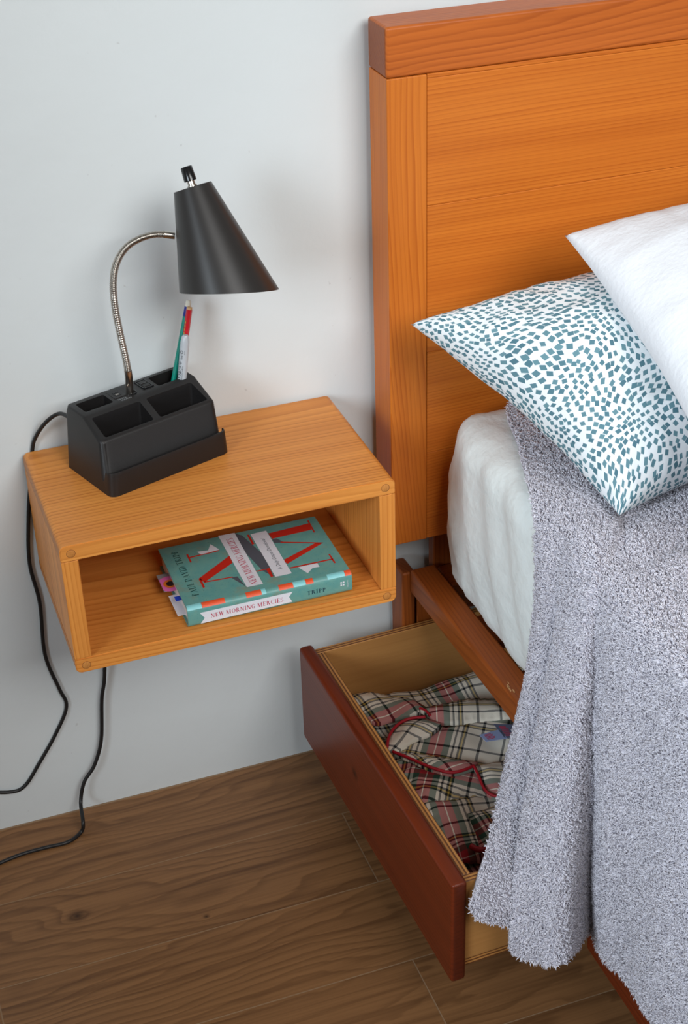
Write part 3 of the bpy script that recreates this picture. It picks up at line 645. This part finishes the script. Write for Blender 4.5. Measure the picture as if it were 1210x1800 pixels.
# ================================================================== bed frame
bed = empty('bed_frame', (.515, -.083, 0)); tag(bed, 'orange-brown wooden bed frame with tall plank headboard', 'bed')
bo = Vector((.515, -.083, 0))
def bb(name, r, mat, bev=.003, par=bed):
    o = box(name, (r[0]-bo.x, r[1]-bo.x, r[2]-bo.y, r[3]-bo.y, r[4], r[5]), mat, par, bev); return o
HX1 = 2.08
bb('top_rail', (.515, HX1, -.0835, -.018, 1.133, 1.198), M['cap'], .0045)
bb('headboard_post', (.5158, .572, -.083, -.0185, .426, 1.1328), M['hb_z'], .002)
bb('headboard_post', (HX1-.0578, HX1-.0008, -.083, -.0185, .426, 1.1328), M['hb_z'], .002)
for z0, z1 in ((.426, .5745), (.5747, .7375), (.7377, .9545), (.9547, 1.127)):
    bb('headboard_plank', (.5722, HX1-.058, -.0815, -.030, z0, z1), M['hb_x'], .0012)
bb('headboard_lip', (.5722, HX1-.058, -.0822, -.030, 1.1272, 1.1328), M['hb_x'], .001)
# frame below
RA = math.radians(2.0)
def rot_board(name, r, mat, pivot=(.555, -.10), bev=.004):
    o = box(name, (r[0]-pivot[0], r[1]-pivot[0], r[2]-pivot[1], r[3]-pivot[1], r[4], r[5]), mat, bed, bev)
    o.location = Vector((pivot[0]-bo.x, pivot[1]-bo.y, 0)); o.rotation_euler.z = RA; return o
rot_board('side_rail', (.554, .597, -1.95, -.0585, .318, .360), M['rail_y'], bev=.005)
rot_board('leg', (.5425, .565, -.058, -.012, 0, .354), M['rail_z'], bev=.005)
sp_ = at(892, 1207, 0, .5665)-bo-Vector((.555-bo.x, -.10-bo.y, 0)); sp_ = Matrix.Rotation(-RA, 3, 'Z') @ sp_
M['bare'] = plain('bare_scuffed_wood', srgb(206, 158, 104), .7)
SR = [o for o in bpy.data.objects if o.name == 'side_rail'][0]
for k, (dy_, ln_, wd_) in enumerate(((0, .016, .0016), (.006, .010, .0012), (-.007, .009, .0014), (.012, .006, .0009))):
    polys('scuff_mark', [[(-ln_*.5, -wd_), (ln_*.5, -wd_*.3), (ln_*.35, wd_), (-ln_*.3, wd_*.6)]], M['bare'], SR, lambda u, v, dy_=dy_, k=k: Vector((-.001+.0057+v+.0016*k, sp_.y+dy_+u, .3602)), Z)
bb('leg', (.567, .612, -.055, -.012, 0, .300), M['rail_z'])
bb('head_rail', (.600, HX1-.03, -.112, -.052, .300, .352), M['rail_x'], .006)
bb('headboard_support', (.596, .645, -.052, -.030, .29, .43), M['rail_z'], .002)
bb('headboard_support', (HX1-.13, HX1-.08, -.052, -.030, .29, .43), M['rail_z'], .002)
bb('far_rail', (HX1-.07, HX1-.03, -1.95, -.07, .318, .360), M['rail_y'], .005)
bb('foot_rail', (.63, HX1-.03, -1.99, -1.952, .300, .360), M['rail_x'], .005)
for x in (.62, HX1-.075): bb('leg', (x, x+.045, -2.035, -1.992, 0, .36), M['rail_z'])
bb('leg', (HX1-.075, HX1-.03, -.062, -.012, 0, .315), M['rail_z'])
for k in range(12): bb('slat', (.60, HX1-.075, -.27-.145*k, -.20-.145*k, .335, .352), M['rail_x'], .002)

# ================================================================== drawers
DR = math.radians(2.06)
def drawer(name, ox, oy, rz, zb, full, label):
    e = empty(name, (ox, oy, zb), rz); tag(e, label, 'drawer')
    FL_, FH = .556, .177
    bm = box_bm(0, .022, -FL_, 0, 0, FH)
    bmesh.ops.bevel(bm, geom=list(bm.edges), offset=.0055, segments=3, profile=.5, affect='EDGES')
    f = from_bm('front_panel', bm, M['df'], e, True, 50); tag(f, 'dark red-brown stained front')
    if full:
        pt = .0125; x0, x1 = .0222, .52; y0, y1 = -FL_+.0075, -.0075; z0, z1 = .030, FH-.007
        def ply(nm, r, mf, me_, bev=.0006):
            bm = box_bm(*r, bev, 1)
            for fc in bm.faces:
                fc.normal_update(); fc.material_index = 1 if abs(fc.normal.z) > .6 else 0
            o = from_bm(nm, bm, [mf, me_], e, False); return o
        ply('inner_front_panel', (x0, x0+pt, y0+pt, y1-pt, z0, z1), M['ply_y'], M['ple_x'])
        ply('back_panel', (x1-pt, x1, y0+pt, y1-pt, z0, z1), M['ply_y'], M['ple_x'])
        ply('side_panel', (x0, x1, y0, y0+pt, z0, z1), M['ply_x'], M['ple_y'])
        ply('side_panel', (x0, x1, y1-pt, y1, z0, z1), M['ply_x'], M['ple_y'])
        bm = box_bm(x0, x1, y0, y1, z0-.012, z0-.0002)
        for fc in bm.faces:
            fc.normal_update(); fc.material_index = 0 if abs(fc.normal.z) > .6 else 1
        from_bm('bottom_panel', bm, [M['ply_x'], M['ple_z']], e, False)
    return e
DX, DY, DZ = .3655, -.064, .090
dr = drawer('storage_drawer', DX, DY, DR, DZ, True, 'open under-bed drawer with stained front and plywood sides')
drawer('storage_drawer', .588, -.612, DR*.3, .072, True, 'closed under-bed drawer below the hem of the grey blanket')

# ================================================================== pyjamas folded in the open drawer
pj = empty('plaid_pajamas', (DX, DY, DZ), DR); tag(pj, 'folded red, green and white plaid pajamas with crimson piping in the open drawer', 'pajamas')
dl = lambda P: Matrix.Rotation(-DR, 3, 'Z') @ (P-Vector((DX, DY, DZ)))
X0, X1, Y0, Y1 = .0352, .40, -.534, -.022
def pz(x, y):     # height of the heap inside the drawer
    v = .078+.030*sm(-.30, -.52, y)*0+.018*noise.noise(Vector((x*7, y*7, 2.0)))+.010*noise.noise(Vector((x*19, y*19, 5.0)))
    v += .012*math.exp(-((y+.07)/.03)**2)
    e = min(x-X0, Y1-y, y-Y0); v -= .03*(1-sm(0, .035, e)); return v
grid('folded_trousers', lambda u, v: Vector((X0+(X1-X0)*u, Y0+(Y1-Y0)*v, pz(X0+(X1-X0)*u, Y0+(Y1-Y0)*v))), 60, 84, M['plaid'], pj, lambda u, v: (u*2.35+.35+.06*math.sin(v*9), v*3.6+.15*u))
def heap(x, y): return .080+.016*noise.noise(Vector((x*7, y*7, 2.0)))*.8
def cloth(name, outline_px, zoff, rot, sc, uvo, puff=.006, wave=.004):
    """a folded layer of the pajamas: outline seen in the photo, laid on the heap, with a soft turned-down rim"""
    P = [dl(at(x, y, 2, DZ+.080+zoff)) for x, y in outline_px]; P = catmull(P+[P[0]], 5)[:-1]
    bm = bmesh.new(); vs = [bm.verts.new((p.x, p.y, 0)) for p in P]
    es = [bm.edges.new((vs[i], vs[(i+1) % len(vs)])) for i in range(len(vs))]
    bmesh.ops.triangle_fill(bm, use_beauty=True, edges=es)
    for _ in range(4):
        le = [e for e in bm.edges if e.calc_length() > .009]
        if not le: break
        bmesh.ops.subdivide_edges(bm, edges=le, cuts=1); bmesh.ops.triangulate(bm, faces=[f for f in bm.faces if len(f.verts) > 3]); bmesh.ops.beautify_fill(bm, faces=bm.faces, edges=bm.edges)
    def dist(q): return min((q-Vector((p.x, p.y, 0))).length for p in P)
    for v in bm.verts:
        d_ = dist(v.co); q = v.co.copy()
        v.co.z = heap(q.x, q.y)+zoff+puff*sm(0, .02, d_)+wave*noise.noise(Vector((q.x*24, q.y*24, zoff*300)))
    for f in bm.faces:
        f.normal_update()
        if f.normal.z < 0: f.normal_flip()
    be = [e for e in bm.edges if e.is_boundary]
    ex = bmesh.ops.extrude_edge_only(bm, edges=be)
    for g in ex['geom']:
        if isinstance(g, bmesh.types.BMVert): g.co.z -= .006
    uvl = bm.loops.layers.uv.new('UVMap'); c_, s_ = math.cos(rot), math.sin(rot)
    for f in bm.faces:
        for l in f.loops: p = l.vert.co; l[uvl].uv = ((p.x*c_-p.y*s_)*sc+uvo[0], (p.x*s_+p.y*c_)*sc+uvo[1])
    me = bpy.data.meshes.new(name); bm.to_mesh(me); bm.free(); return link(name, me, M['plaid'], pj)
def piping(par, pts, zoff, r=.0023):
    P = catmull([dl(at(x, y, 2, DZ+.080+zoff)) for x, y in pts], 6)
    tube('piping', [Vector((p.x, p.y, heap(p.x, p.y)+zoff+.0022)) for p in P], r, M['piping'], par, 8, 180)
SC = 6.6
cloth('shirt_body', [(690, 1325), (722, 1300), (770, 1282), (840, 1266), (905, 1262), (920, 1330), (915, 1400), (870, 1402), (800, 1408), (735, 1413)], .012, .62, SC, (.02, .62), .010)
cloth('shirt_yoke', [(738, 1248), (800, 1232), (870, 1226), (890, 1243), (905, 1262), (840, 1268), (775, 1273), (757, 1263)], .022, .40, SC, (.18, .72))
sl_ = cloth('shirt_sleeve', [(616, 1218), (640, 1214), (690, 1217), (725, 1226), (750, 1242), (742, 1252), (690, 1257), (655, 1264)], .016, -.1, SC, (.36, .36))
cuff = cloth('folded_leg', [(735, 1412), (800, 1404), (905, 1393), (900, 1450), (890, 1506), (815, 1512), (772, 1470)], .010, .20, SC, (.54, .30), .008)
col_ = cloth('collar', [(680, 1312), (683, 1296), (692, 1279), (706, 1268), (724, 1263), (758, 1264), (776, 1274), (757, 1292), (722, 1303), (692, 1322)], .028, .95, SC, (.62, .36))
lap = cloth('lapel', [(691, 1323), (720, 1337), (755, 1353), (790, 1362), (816, 1356), (834, 1347), (838, 1336), (790, 1333), (735, 1326)], .030, -.12, SC, (.40, .53))
pkt = cloth('pocket_flap', [(833, 1347), (842, 1366), (852, 1388), (868, 1399), (906, 1402), (912, 1338), (870, 1338)], .030, .30, SC, (.36, .44))
tcf = cloth('trouser_cuff', [(822, 1432), (850, 1424), (876, 1420), (882, 1490), (848, 1497), (838, 1465)], .022, .05, SC, (.80, .20))
piping(col_, [(681, 1314), (683, 1296), (692, 1279), (706, 1268), (724, 1263), (748, 1263)], .028)
piping(lap, [(691, 1323), (720, 1337), (755, 1353), (790, 1362), (816, 1356), (833, 1347)], .030)
piping(pkt, [(833, 1347), (842, 1366), (852, 1388), (868, 1399), (906, 1402)], .030)
piping(sl_, [(738, 1246), (748, 1251), (757, 1262)], .022); piping(tcf, [(828, 1490), (838, 1496), (850, 1498), (862, 1493)], .022, .004)
# woven tags
def tagcard(pts, mat, lab):
    C = [dl(at(x, y, 2, DZ+.080+.028)) for x, y in pts]; o = mesh('care_tag', [p+Vector((0, 0, .006)) for p in C]+[p+Vector((0, 0, .0052)) for p in C], [(0, 1, 2, 3), (7, 6, 5, 4), (0, 4, 5, 1), (1, 5, 6, 2), (2, 6, 7, 3), (3, 7, 4, 0)], mat, pj, False); tag(o, lab)
    a_, b_, d_ = C[0], C[1], C[3]
    for k in range(5):
        f0 = .18+.15*k
        polys('printed_line', [[(.14, f0), (.46+.05*(k % 2), f0), (.46+.05*(k % 2), f0+.085), (.14, f0+.085)]], M['b_rose'], o, lambda u, v: a_+(b_-a_)*u+(d_-a_)*v+Vector((0, 0, .0063)), Z)
tagcard([(843, 1297), (880, 1287), (892, 1303), (855, 1309)], M['tag'], 'pale blue tag with red print'); tagcard([(868, 1278), (905, 1279), (915, 1302), (887, 1302)], M['tag_grey'], 'grey-blue tag')

# ================================================================== mattress
def mattress():
    x0, x1, y0, y1, z0, z1 = .588, 2.0, -1.93, -.100, .361, .652
    bm = box_bm(x0, x1, y0, y1, z0, z1)
    bmesh.ops.bevel(bm, geom=[e for e in bm.edges if abs(e.verts[0].co.z-e.verts[1].co.z) > .1], offset=.05, segments=6, profile=.5, affect='EDGES')
    bmesh.ops.bevel(bm, geom=[e for e in bm.edges if all(v.co.z > z1-1e-4 for v in e.verts)], offset=.045, segments=6, profile=.5, affect='EDGES')
    bmesh.ops.bevel(bm, geom=[e for e in bm.edges if all(v.co.z < z0+1e-4 for v in e.verts)], offset=.04, segments=4, profile=.5, affect='EDGES')
    bmesh.ops.triangulate(bm, faces=[f for f in bm.faces if len(f.verts) > 4])
    for _ in range(7):
        le = [e for e in bm.edges if e.calc_length() > (.016 if (e.verts[0].co.x < .75 and e.verts[0].co.y > -.65) else .12)]
        if not le: break
        bmesh.ops.subdivide_edges(bm, edges=le, cuts=1, use_grid_fill=True)
        bmesh.ops.triangulate(bm, faces=[f for f in bm.faces if len(f.verts) > 4])
    bm.normal_update(); sh_ = []
    for v in bm.verts:
        p = v.co; s = 0
        if p.x < .75 and p.y > -.7:
            side = sm(.62, .59, p.x)*sm(.36, .40, p.z)
            s += .007*side*math.sin(math.pi*sm(.36, .62, p.z))                                   # slight belly
            ph = (p.y+.10)*1.0+(.64-p.z)*.42                                                    # slanted drapes fanning from the corner
            s += side*(.0060*noise.noise(Vector((ph*24, p.z*2.2, 3)))+.0035*noise.noise(Vector((ph*60, p.z*6, 9))))
            s += .004*math.exp(-((ph-.165)/.010)**2)*side*sm(.60, .50, p.z)+.0045*math.exp(-((ph-.21)/.012)**2)*side
            cor = math.exp(-(((p.x-.60)/.05)**2+((p.y+.11)/.06)**2))
            s += cor*.0055*noise.noise(Vector((p.x*50, p.y*50, p.z*14)))
            s += .0022*noise.noise(p*26)*sm(.62, .66, p.z)
        sh_.append(s)
    for v, s in zip(bm.verts, sh_): v.co += v.normal*s
    return from_bm('mattress', bm, M['sheet'], None, True, None)
mt = mattress(); tag(mt, 'mattress in a white fitted cotton sheet on the wooden bed frame', 'mattress')

# ================================================================== pillows
def pillow(name, c, tu, tl, mat, pin=.07, seed=0, wr=.006, nu=80, nv=64, bend=None, press=0.0):
    """c: four corners (back-left, front-left, front-right, back-right) of the seam"""
    c = [Vector(p) for p in c]
    nrm = (c[1]-c[0]).cross(c[3]-c[0]).normalized()
    if nrm.z < 0: nrm = -nrm
    Ls, Lf = (c[1]-c[0]).length, (c[3]-c[0]).length
    def mid(s, t_):
        # pull the four edges in between the corners
        s2 = s+pin*(Lf*.35/Ls)*0+(.5-s)*2*pin*(4*t_*(1-t_)); t2 = t_+(.5-t_)*2*pin*.6*(4*s*(1-s))
        return (c[0]*(1-s2)+c[1]*s2)*(1-t2)+(c[3]*(1-s2)+c[2]*s2)*t2
    def prof_(s, t_):
        a_ = max(0, 1-abs(2*s-1)**2.3); b_ = max(0, 1-abs(2*t_-1)**2.6); return (a_**.44)*(b_**.48)
    v = []; f = []; uvs = []
    for sd_, T_ in ((1, tu), (-1, tl)):
        for j in range(nv+1):
            for i in range(nu+1):
                t_ = i/nu; s = j/nv
                t_ = .5-.5*math.cos(math.pi*t_)*(.6)-.0+(t_-.5)*.4 if True else t_; s = .5-.5*math.cos(math.pi*s)*.6+(s-.5)*.4
                p = mid(s, t_); h = prof_(s, t_); e = min(s, 1-s, t_*Lf/Ls, (1-t_)*Lf/Ls)
                h *= 1-press*sm(.38, .65, t_)
                wz = wr*noise.noise(Vector((s*5, t_*7, seed+sd_)))*sm(0, .2, h)+wr*.5*noise.noise(Vector((s*13, t_*17, seed+3)))*sm(.05, .4, h)
                # short puckers running in from the seam
                wz += wr*.55*math.exp(-e*9)*noise.noise(Vector(((s if min(t_, 1-t_)*Lf < min(s, 1-s)*Ls else t_*Lf/Ls)*26, 0, seed+8)))*sm(0, .06, e)
                p = p+nrm*(sd_*T_*h+wz*(1 if sd_ > 0 else .4))
                if bend: p = bend(p, s, t_)
                v.append(p); uvs.append((t_*Lf, s*Ls))
    N = (nu+1)*(nv+1)
    for sd_ in (0, 1):
        iu = nu//2; jv = nv//2; g = lambda i, j: v[sd_*N+j*(nu+1)+i]
        cu_ = [[0]*(nu+1) for _ in range(nv+1)]; cv_ = [[0]*(nu+1) for _ in range(nv+1)]
        for j in range(nv+1):
            for i in range(1, nu+1): cu_[j][i] = cu_[j][i-1]+(g(i, j)-g(i-1, j)).length
            m0 = cu_[j][iu]
            for i in range(nu+1): cu_[j][i] -= m0
        for i in range(nu+1):
            for j in range(1, nv+1): cv_[j][i] = cv_[j-1][i]+(g(i, j)-g(i, j-1)).length
            m0 = cv_[jv][i]
            for j in range(nv+1): cv_[j][i] -= m0
        for j in range(nv+1):
            for i in range(nu+1): uvs[sd_*N+j*(nu+1)+i] = (cu_[j][i]+sd_*2, cv_[j][i])
    for sd_ in (0, 1):
        for j in range(nv):
            for i in range(nu):
                q = [sd_*N+j*(nu+1)+i, sd_*N+j*(nu+1)+i+1, sd_*N+(j+1)*(nu+1)+i+1, sd_*N+(j+1)*(nu+1)+i]
                f.append(tuple(q if sd_ else q[::-1]))
    o = mesh(name, v, f, mat); uv = o.data.uv_layers.new(name='UVMap')
    for l in o.data.loops: uv.data[l.index].uv = uvs[l.vertex_index]
    bm = bmesh.new(); bm.from_mesh(o.data); bmesh.ops.remove_doubles(bm, verts=bm.verts, dist=.0004); bmesh.ops.recalc_face_normals(bm, faces=bm.faces); bm.to_mesh(o.data); bm.free()
    o.data.polygons.foreach_set('use_smooth', [True]*len(o.data.polygons))
    return o
T1 = at(722, 570, 1, -.185); T2 = at(1089, 906, 2, .690)
p1 = pillow('print_pillow', [T1, T2, T2+Vector((.66, .10, .03)), T1+Vector((.70, .035, .0))], .136, .075, M['print_pillow'], .06, 1.3, .010, press=.55)
tag(p1, 'white pillow with teal lozenge print leaning on the headboard', 'pillow')
V1 = at(993, 414, 1, -.235); V2 = at(1300, 905, 2, .80)
p2 = pillow('white_pillow', [V1, V2, V2+Vector((.66, .08, .02)), V1+Vector((.70, .04, .0))], .10, .035, M['white_pillow'], .035, 7.1, .006)
tag(p2, 'plain bright white textured pillow lying on top of the teal printed pillow', 'pillow')

# ================================================================== blanket
LV_ = [ # rows: 0 far top ... 4 edge of the mattress ... 10 hem ; columns from the head edge towards the foot
 [(1.5, -.11, .666), (.85, -.11, .666), (.685, -.13, .664), (.632, -.265, .663), (.588, -.40, .655), (.572, -.450, .60), (.563, -.468, .51), (.545, -.478, .41), (.500, -.514, .305), (.423, -.618, .266), (.403, -.632, .240)],
 [(1.5, -.15, .666), (.85, -.15, .666), (.69, -.19, .666), (.64, -.31, .665), (.59, -.432, .656), (.566, -.480, .605), (.552, -.497, .51), (.528, -.514, .41), (.488, -.552, .305), (.424, -.632, .255), (.411, -.642, .222)],
 [(1.5, -.19, .666), (.85, -.19, .666), (.69, -.24, .668), (.64, -.35, .667), (.592, -.455, .658), (.568, -.500, .605), (.556, -.515, .51), (.538, -.532, .41), (.510, -.573, .305), (.455, -.640, .245), (.443, -.648, .205)],
 [(1.5, -.22, .666), (.85, -.22, .666), (.69, -.28, .668), (.64, -.38, .668), (.594, -.475, .660), (.573, -.514, .605), (.566, -.528, .51), (.555, -.546, .41), (.540, -.585, .305), (.505, -.642, .24), (.498, -.646, .175)],
 [(1.5, -.26, .666), (.85, -.26, .666), (.69, -.32, .670), (.64, -.41, .670), (.592, -.497, .661), (.569, -.530, .605), (.553, -.541, .51), (.525, -.560, .41), (.490, -.602, .305), (.460, -.648, .235), (.451, -.656, .166)],
 [(1.5, -.32, .666), (.85, -.32, .666), (.69, -.38, .676), (.64, -.46, .676), (.590, -.532, .666), (.564, -.562, .605), (.540, -.585, .51), (.514, -.605, .41), (.488, -.645, .305), (.474, -.672, .22), (.469, -.690, .168)],
 [(1.5, -.38, .666), (.85, -.38, .666), (.69, -.44, .674), (.64, -.51, .673), (.591, -.567, .664), (.566, -.597, .605), (.546, -.625, .51), (.526, -.650, .41), (.510, -.683, .305), (.500, -.706, .22), (.495, -.722, .190)],
 [(1.5, -.42, .666), (.85, -.42, .666), (.69, -.48, .664), (.64, -.54, .662), (.594, -.587, .656), (.577, -.605, .605), (.571, -.622, .51), (.568, -.637, .41), (.566, -.647, .305), (.567, -.650, .22), (.567, -.652, .150)],
 [(1.5, -.50, .666), (.85, -.50, .666), (.69, -.55, .670), (.64, -.60, .669), (.592, -.640, .659), (.573, -.662, .605), (.566, -.680, .51), (.560, -.690, .41), (.558, -.698, .305), (.559, -.703, .22), (.562, -.702, .150)],
 [(1.5, -.65, .666), (.85, -.65, .666), (.69, -.69, .669), (.64, -.73, .669), (.592, -.750, .660), (.576, -.755, .605), (.571, -.758, .51), (.568, -.760, .41), (.566, -.762, .305), (.565, -.763, .22), (.564, -.760, .163)],
 [(1.5, -.80, .666), (.85, -.80, .666), (.69, -.83, .671), (.64, -.85, .671), (.590, -.860, .662), (.570, -.862, .605), (.562, -.863, .51), (.556, -.864, .41), (.552, -.865, .305), (.551, -.866, .24), (.553, -.865, .190)],
 [(1.5, -.97, .666), (.85, -.97, .666), (.69, -.98, .668), (.64, -.99, .668), (.592, -1.0, .660), (.575, -1.0, .605), (.569, -1.0, .51), (.566, -1.0, .41), (.564, -1.0, .305), (.563, -1.0, .25), (.564, -1.0, .200)],
 [(1.5, -1.2, .666), (.85, -1.2, .666), (.69, -1.2, .668), (.64, -1.2, .668), (.592, -1.2, .660), (.572, -1.2, .605), (.562, -1.2, .51), (.556, -1.2, .41), (.552, -1.2, .305), (.551, -1.2, .25), (.552, -1.2, .205)],
 [(1.5, -1.5, .666), (.85, -1.5, .666), (.69, -1.5, .668), (.64, -1.5, .668), (.592, -1.5, .660), (.575, -1.5, .605), (.568, -1.5, .51), (.564, -1.5, .41), (.560, -1.5, .305), (.560, -1.5, .25), (.560, -1.5, .205)],
]
NS = 7
rows = [catmull([Vector(p) for p in c], NS) for c in LV_]           # along each column
nr = len(rows[0]); full = [catmull([rows[k][r] for k in range(len(rows))], NS) for r in range(nr)]
nc = len(full[0])
for r in range(nr):
    for k in range(nc):
        p = full[r][k]; q = p*1.0
        p.z += .004*noise.noise(Vector((q.x*9, q.y*9, 1)))*sm(.6, .68, q.z); p.x += .004*noise.noise(Vector((q.y*14, q.z*9, 4)))*sm(.64, .5, q.z)
        # crease running off the top towards the edge
        d_ = (q.y+.53)-.35*(q.x-.70); p.z += (.010*math.exp(-((d_-.02)/.03)**2)-.010*math.exp(-((d_+.03)/.018)**2))*sm(.60, .66, q.x)*sm(.64, .66, q.z)
v = [p for r in full for p in r]; f = [(r*nc+k, r*nc+k+1, (r+1)*nc+k+1, (r+1)*nc+k) for r in range(nr-1) for k in range(nc-1)]
bl = mesh('fleece_blanket', v, f, [M['fleece'], M['pile']])
if bl.data.polygons[(nr//4)*(nc-1)+nc//2].normal.z < 0: bl.data.flip_normals()
tag(bl, 'fluffy grey fleece blanket draped over the bed and hanging down beside the open drawer', 'blanket')
bl.modifiers.new('thickness', 'SOLIDIFY').thickness = .006; bl.modifiers['thickness'].offset = -1
import numpy as np
def pile(me, n_near, n_far):
    rng = np.random.default_rng(5); np_v = np.array([tuple(p.co) for p in me.vertices]); np_n = np.array([tuple(p.normal) for p in me.vertices])
    q = np.array([tuple(p.vertices) for p in me.polygons]); tri = np.concatenate([q[:, [0, 1, 2]], q[:, [0, 2, 3]]])
    A, B, C = np_v[tri[:, 0]], np_v[tri[:, 1]], np_v[tri[:, 2]]; ar = .5*np.linalg.norm(np.cross(B-A, C-A), axis=1); cen = (A+B+C)/3
    near = (cen[:, 0] < .92) & (cen[:, 1] > -1.1); idx = []
    for m_, cnt in ((near, n_near), (~near, n_far)):
        w_ = ar*m_; idx.append(rng.choice(len(tri), cnt, p=w_/w_.sum()))
    idx = np.concatenate(idx); r1_, r2_ = rng.random(len(idx)), rng.random(len(idx)); fl = r1_+r2_ > 1; r1_[fl] = 1-r1_[fl]; r2_[fl] = 1-r2_[fl]
    w0 = (1-r1_-r2_)[:, None]; w1 = r1_[:, None]; w2 = r2_[:, None]; T_ = tri[idx]
    P = np_v[T_[:, 0]]*w0+np_v[T_[:, 1]]*w1+np_v[T_[:, 2]]*w2; N = np_n[T_[:, 0]]*w0+np_n[T_[:, 1]]*w1+np_n[T_[:, 2]]*w2; N /= np.linalg.norm(N, axis=1)[:, None]
    K = len(P); up = np.where(np.abs(N[:, 2:3]) < .8, np.array([[0, 0, 1.0]]), np.array([[1.0, 0, 0]])); Tx = np.cross(N, up); Tx /= np.linalg.norm(Tx, axis=1)[:, None]; Ty = np.cross(N, Tx)
    # tufts lean together: the lean direction is shared inside ~6 mm cells, plus a scatter of its own
    cell = np.floor(P/.0045).astype(np.int64); h_ = (cell[:, 0]*73856093 ^ cell[:, 1]*19349663 ^ cell[:, 2]*83492791) % 1000003; ca = (h_*.6180339)%1*2*np.pi
    th = ca+rng.normal(0, .7, K); lean = .55+.35*rng.random(K); Ld = Tx*np.cos(th)[:, None]+Ty*np.sin(th)[:, None]; Sd = np.cross(N, Ld)
    L_ = (.0050*(.65+.6*rng.random(K)))[:, None]; Wd = (.00068*(.75+.5*rng.random(K)))[:, None]; ln = lean[:, None]
    far_ = np.zeros(K); far_[n_near:] = 1; Wd = Wd*(1+far_[:, None]*1.2)
    P0 = P-N*.001; P1 = P+N*L_*.55+Ld*L_*.32*ln; P2 = P+N*L_*.75+Ld*L_*.5*ln; tip = P+N*L_*.95+Ld*L_*1.25*ln+Sd*(rng.normal(0, .0012, K))[:, None]
    V_ = []
    for c_, w_ in ((P0, 1.0), (P2, 1.1)):
        for k in range(3):
            a_ = 2*np.pi*k/3; V_.append(c_+(Sd*np.cos(a_)+np.cross(Sd, (P2-P0)/np.linalg.norm(P2-P0, axis=1)[:, None])*np.sin(a_))*Wd*w_)
    V_.append(tip); V_ = np.stack(V_, 1).reshape(-1, 3)
    loc_ = []
    for r_ in (0,):
        for k in range(3):
            k2 = (k+1) % 3; loc_ += [(r_+k, r_+k2, r_+3+k2), (r_+k, r_+3+k2, r_+3+k)]
    loc_ += [(3, 4, 6), (4, 5, 6), (5, 3, 6)]
    F_ = (np.array(loc_)[None]+(np.arange(K)*7)[:, None, None]).reshape(-1, 3)
    m2 = bpy.data.meshes.new('fleece_pile'); m2.vertices.add(len(V_)); m2.vertices.foreach_set('co', V_.ravel()); m2.loops.add(F_.size); m2.loops.foreach_set('vertex_index', F_.ravel().astype(np.int32))
    m2.polygons.add(len(F_)); m2.polygons.foreach_set('loop_start', np.arange(0, F_.size, 3, dtype=np.int32)); m2.polygons.foreach_set('use_smooth', np.ones(len(F_), bool)); m2.update(calc_edges=True)
    return m2
pl_ = link('fleece_pile', pile(bl.data, 240000, 30000), M['pile'], bl, False); tag(pl_, kind='stuff')
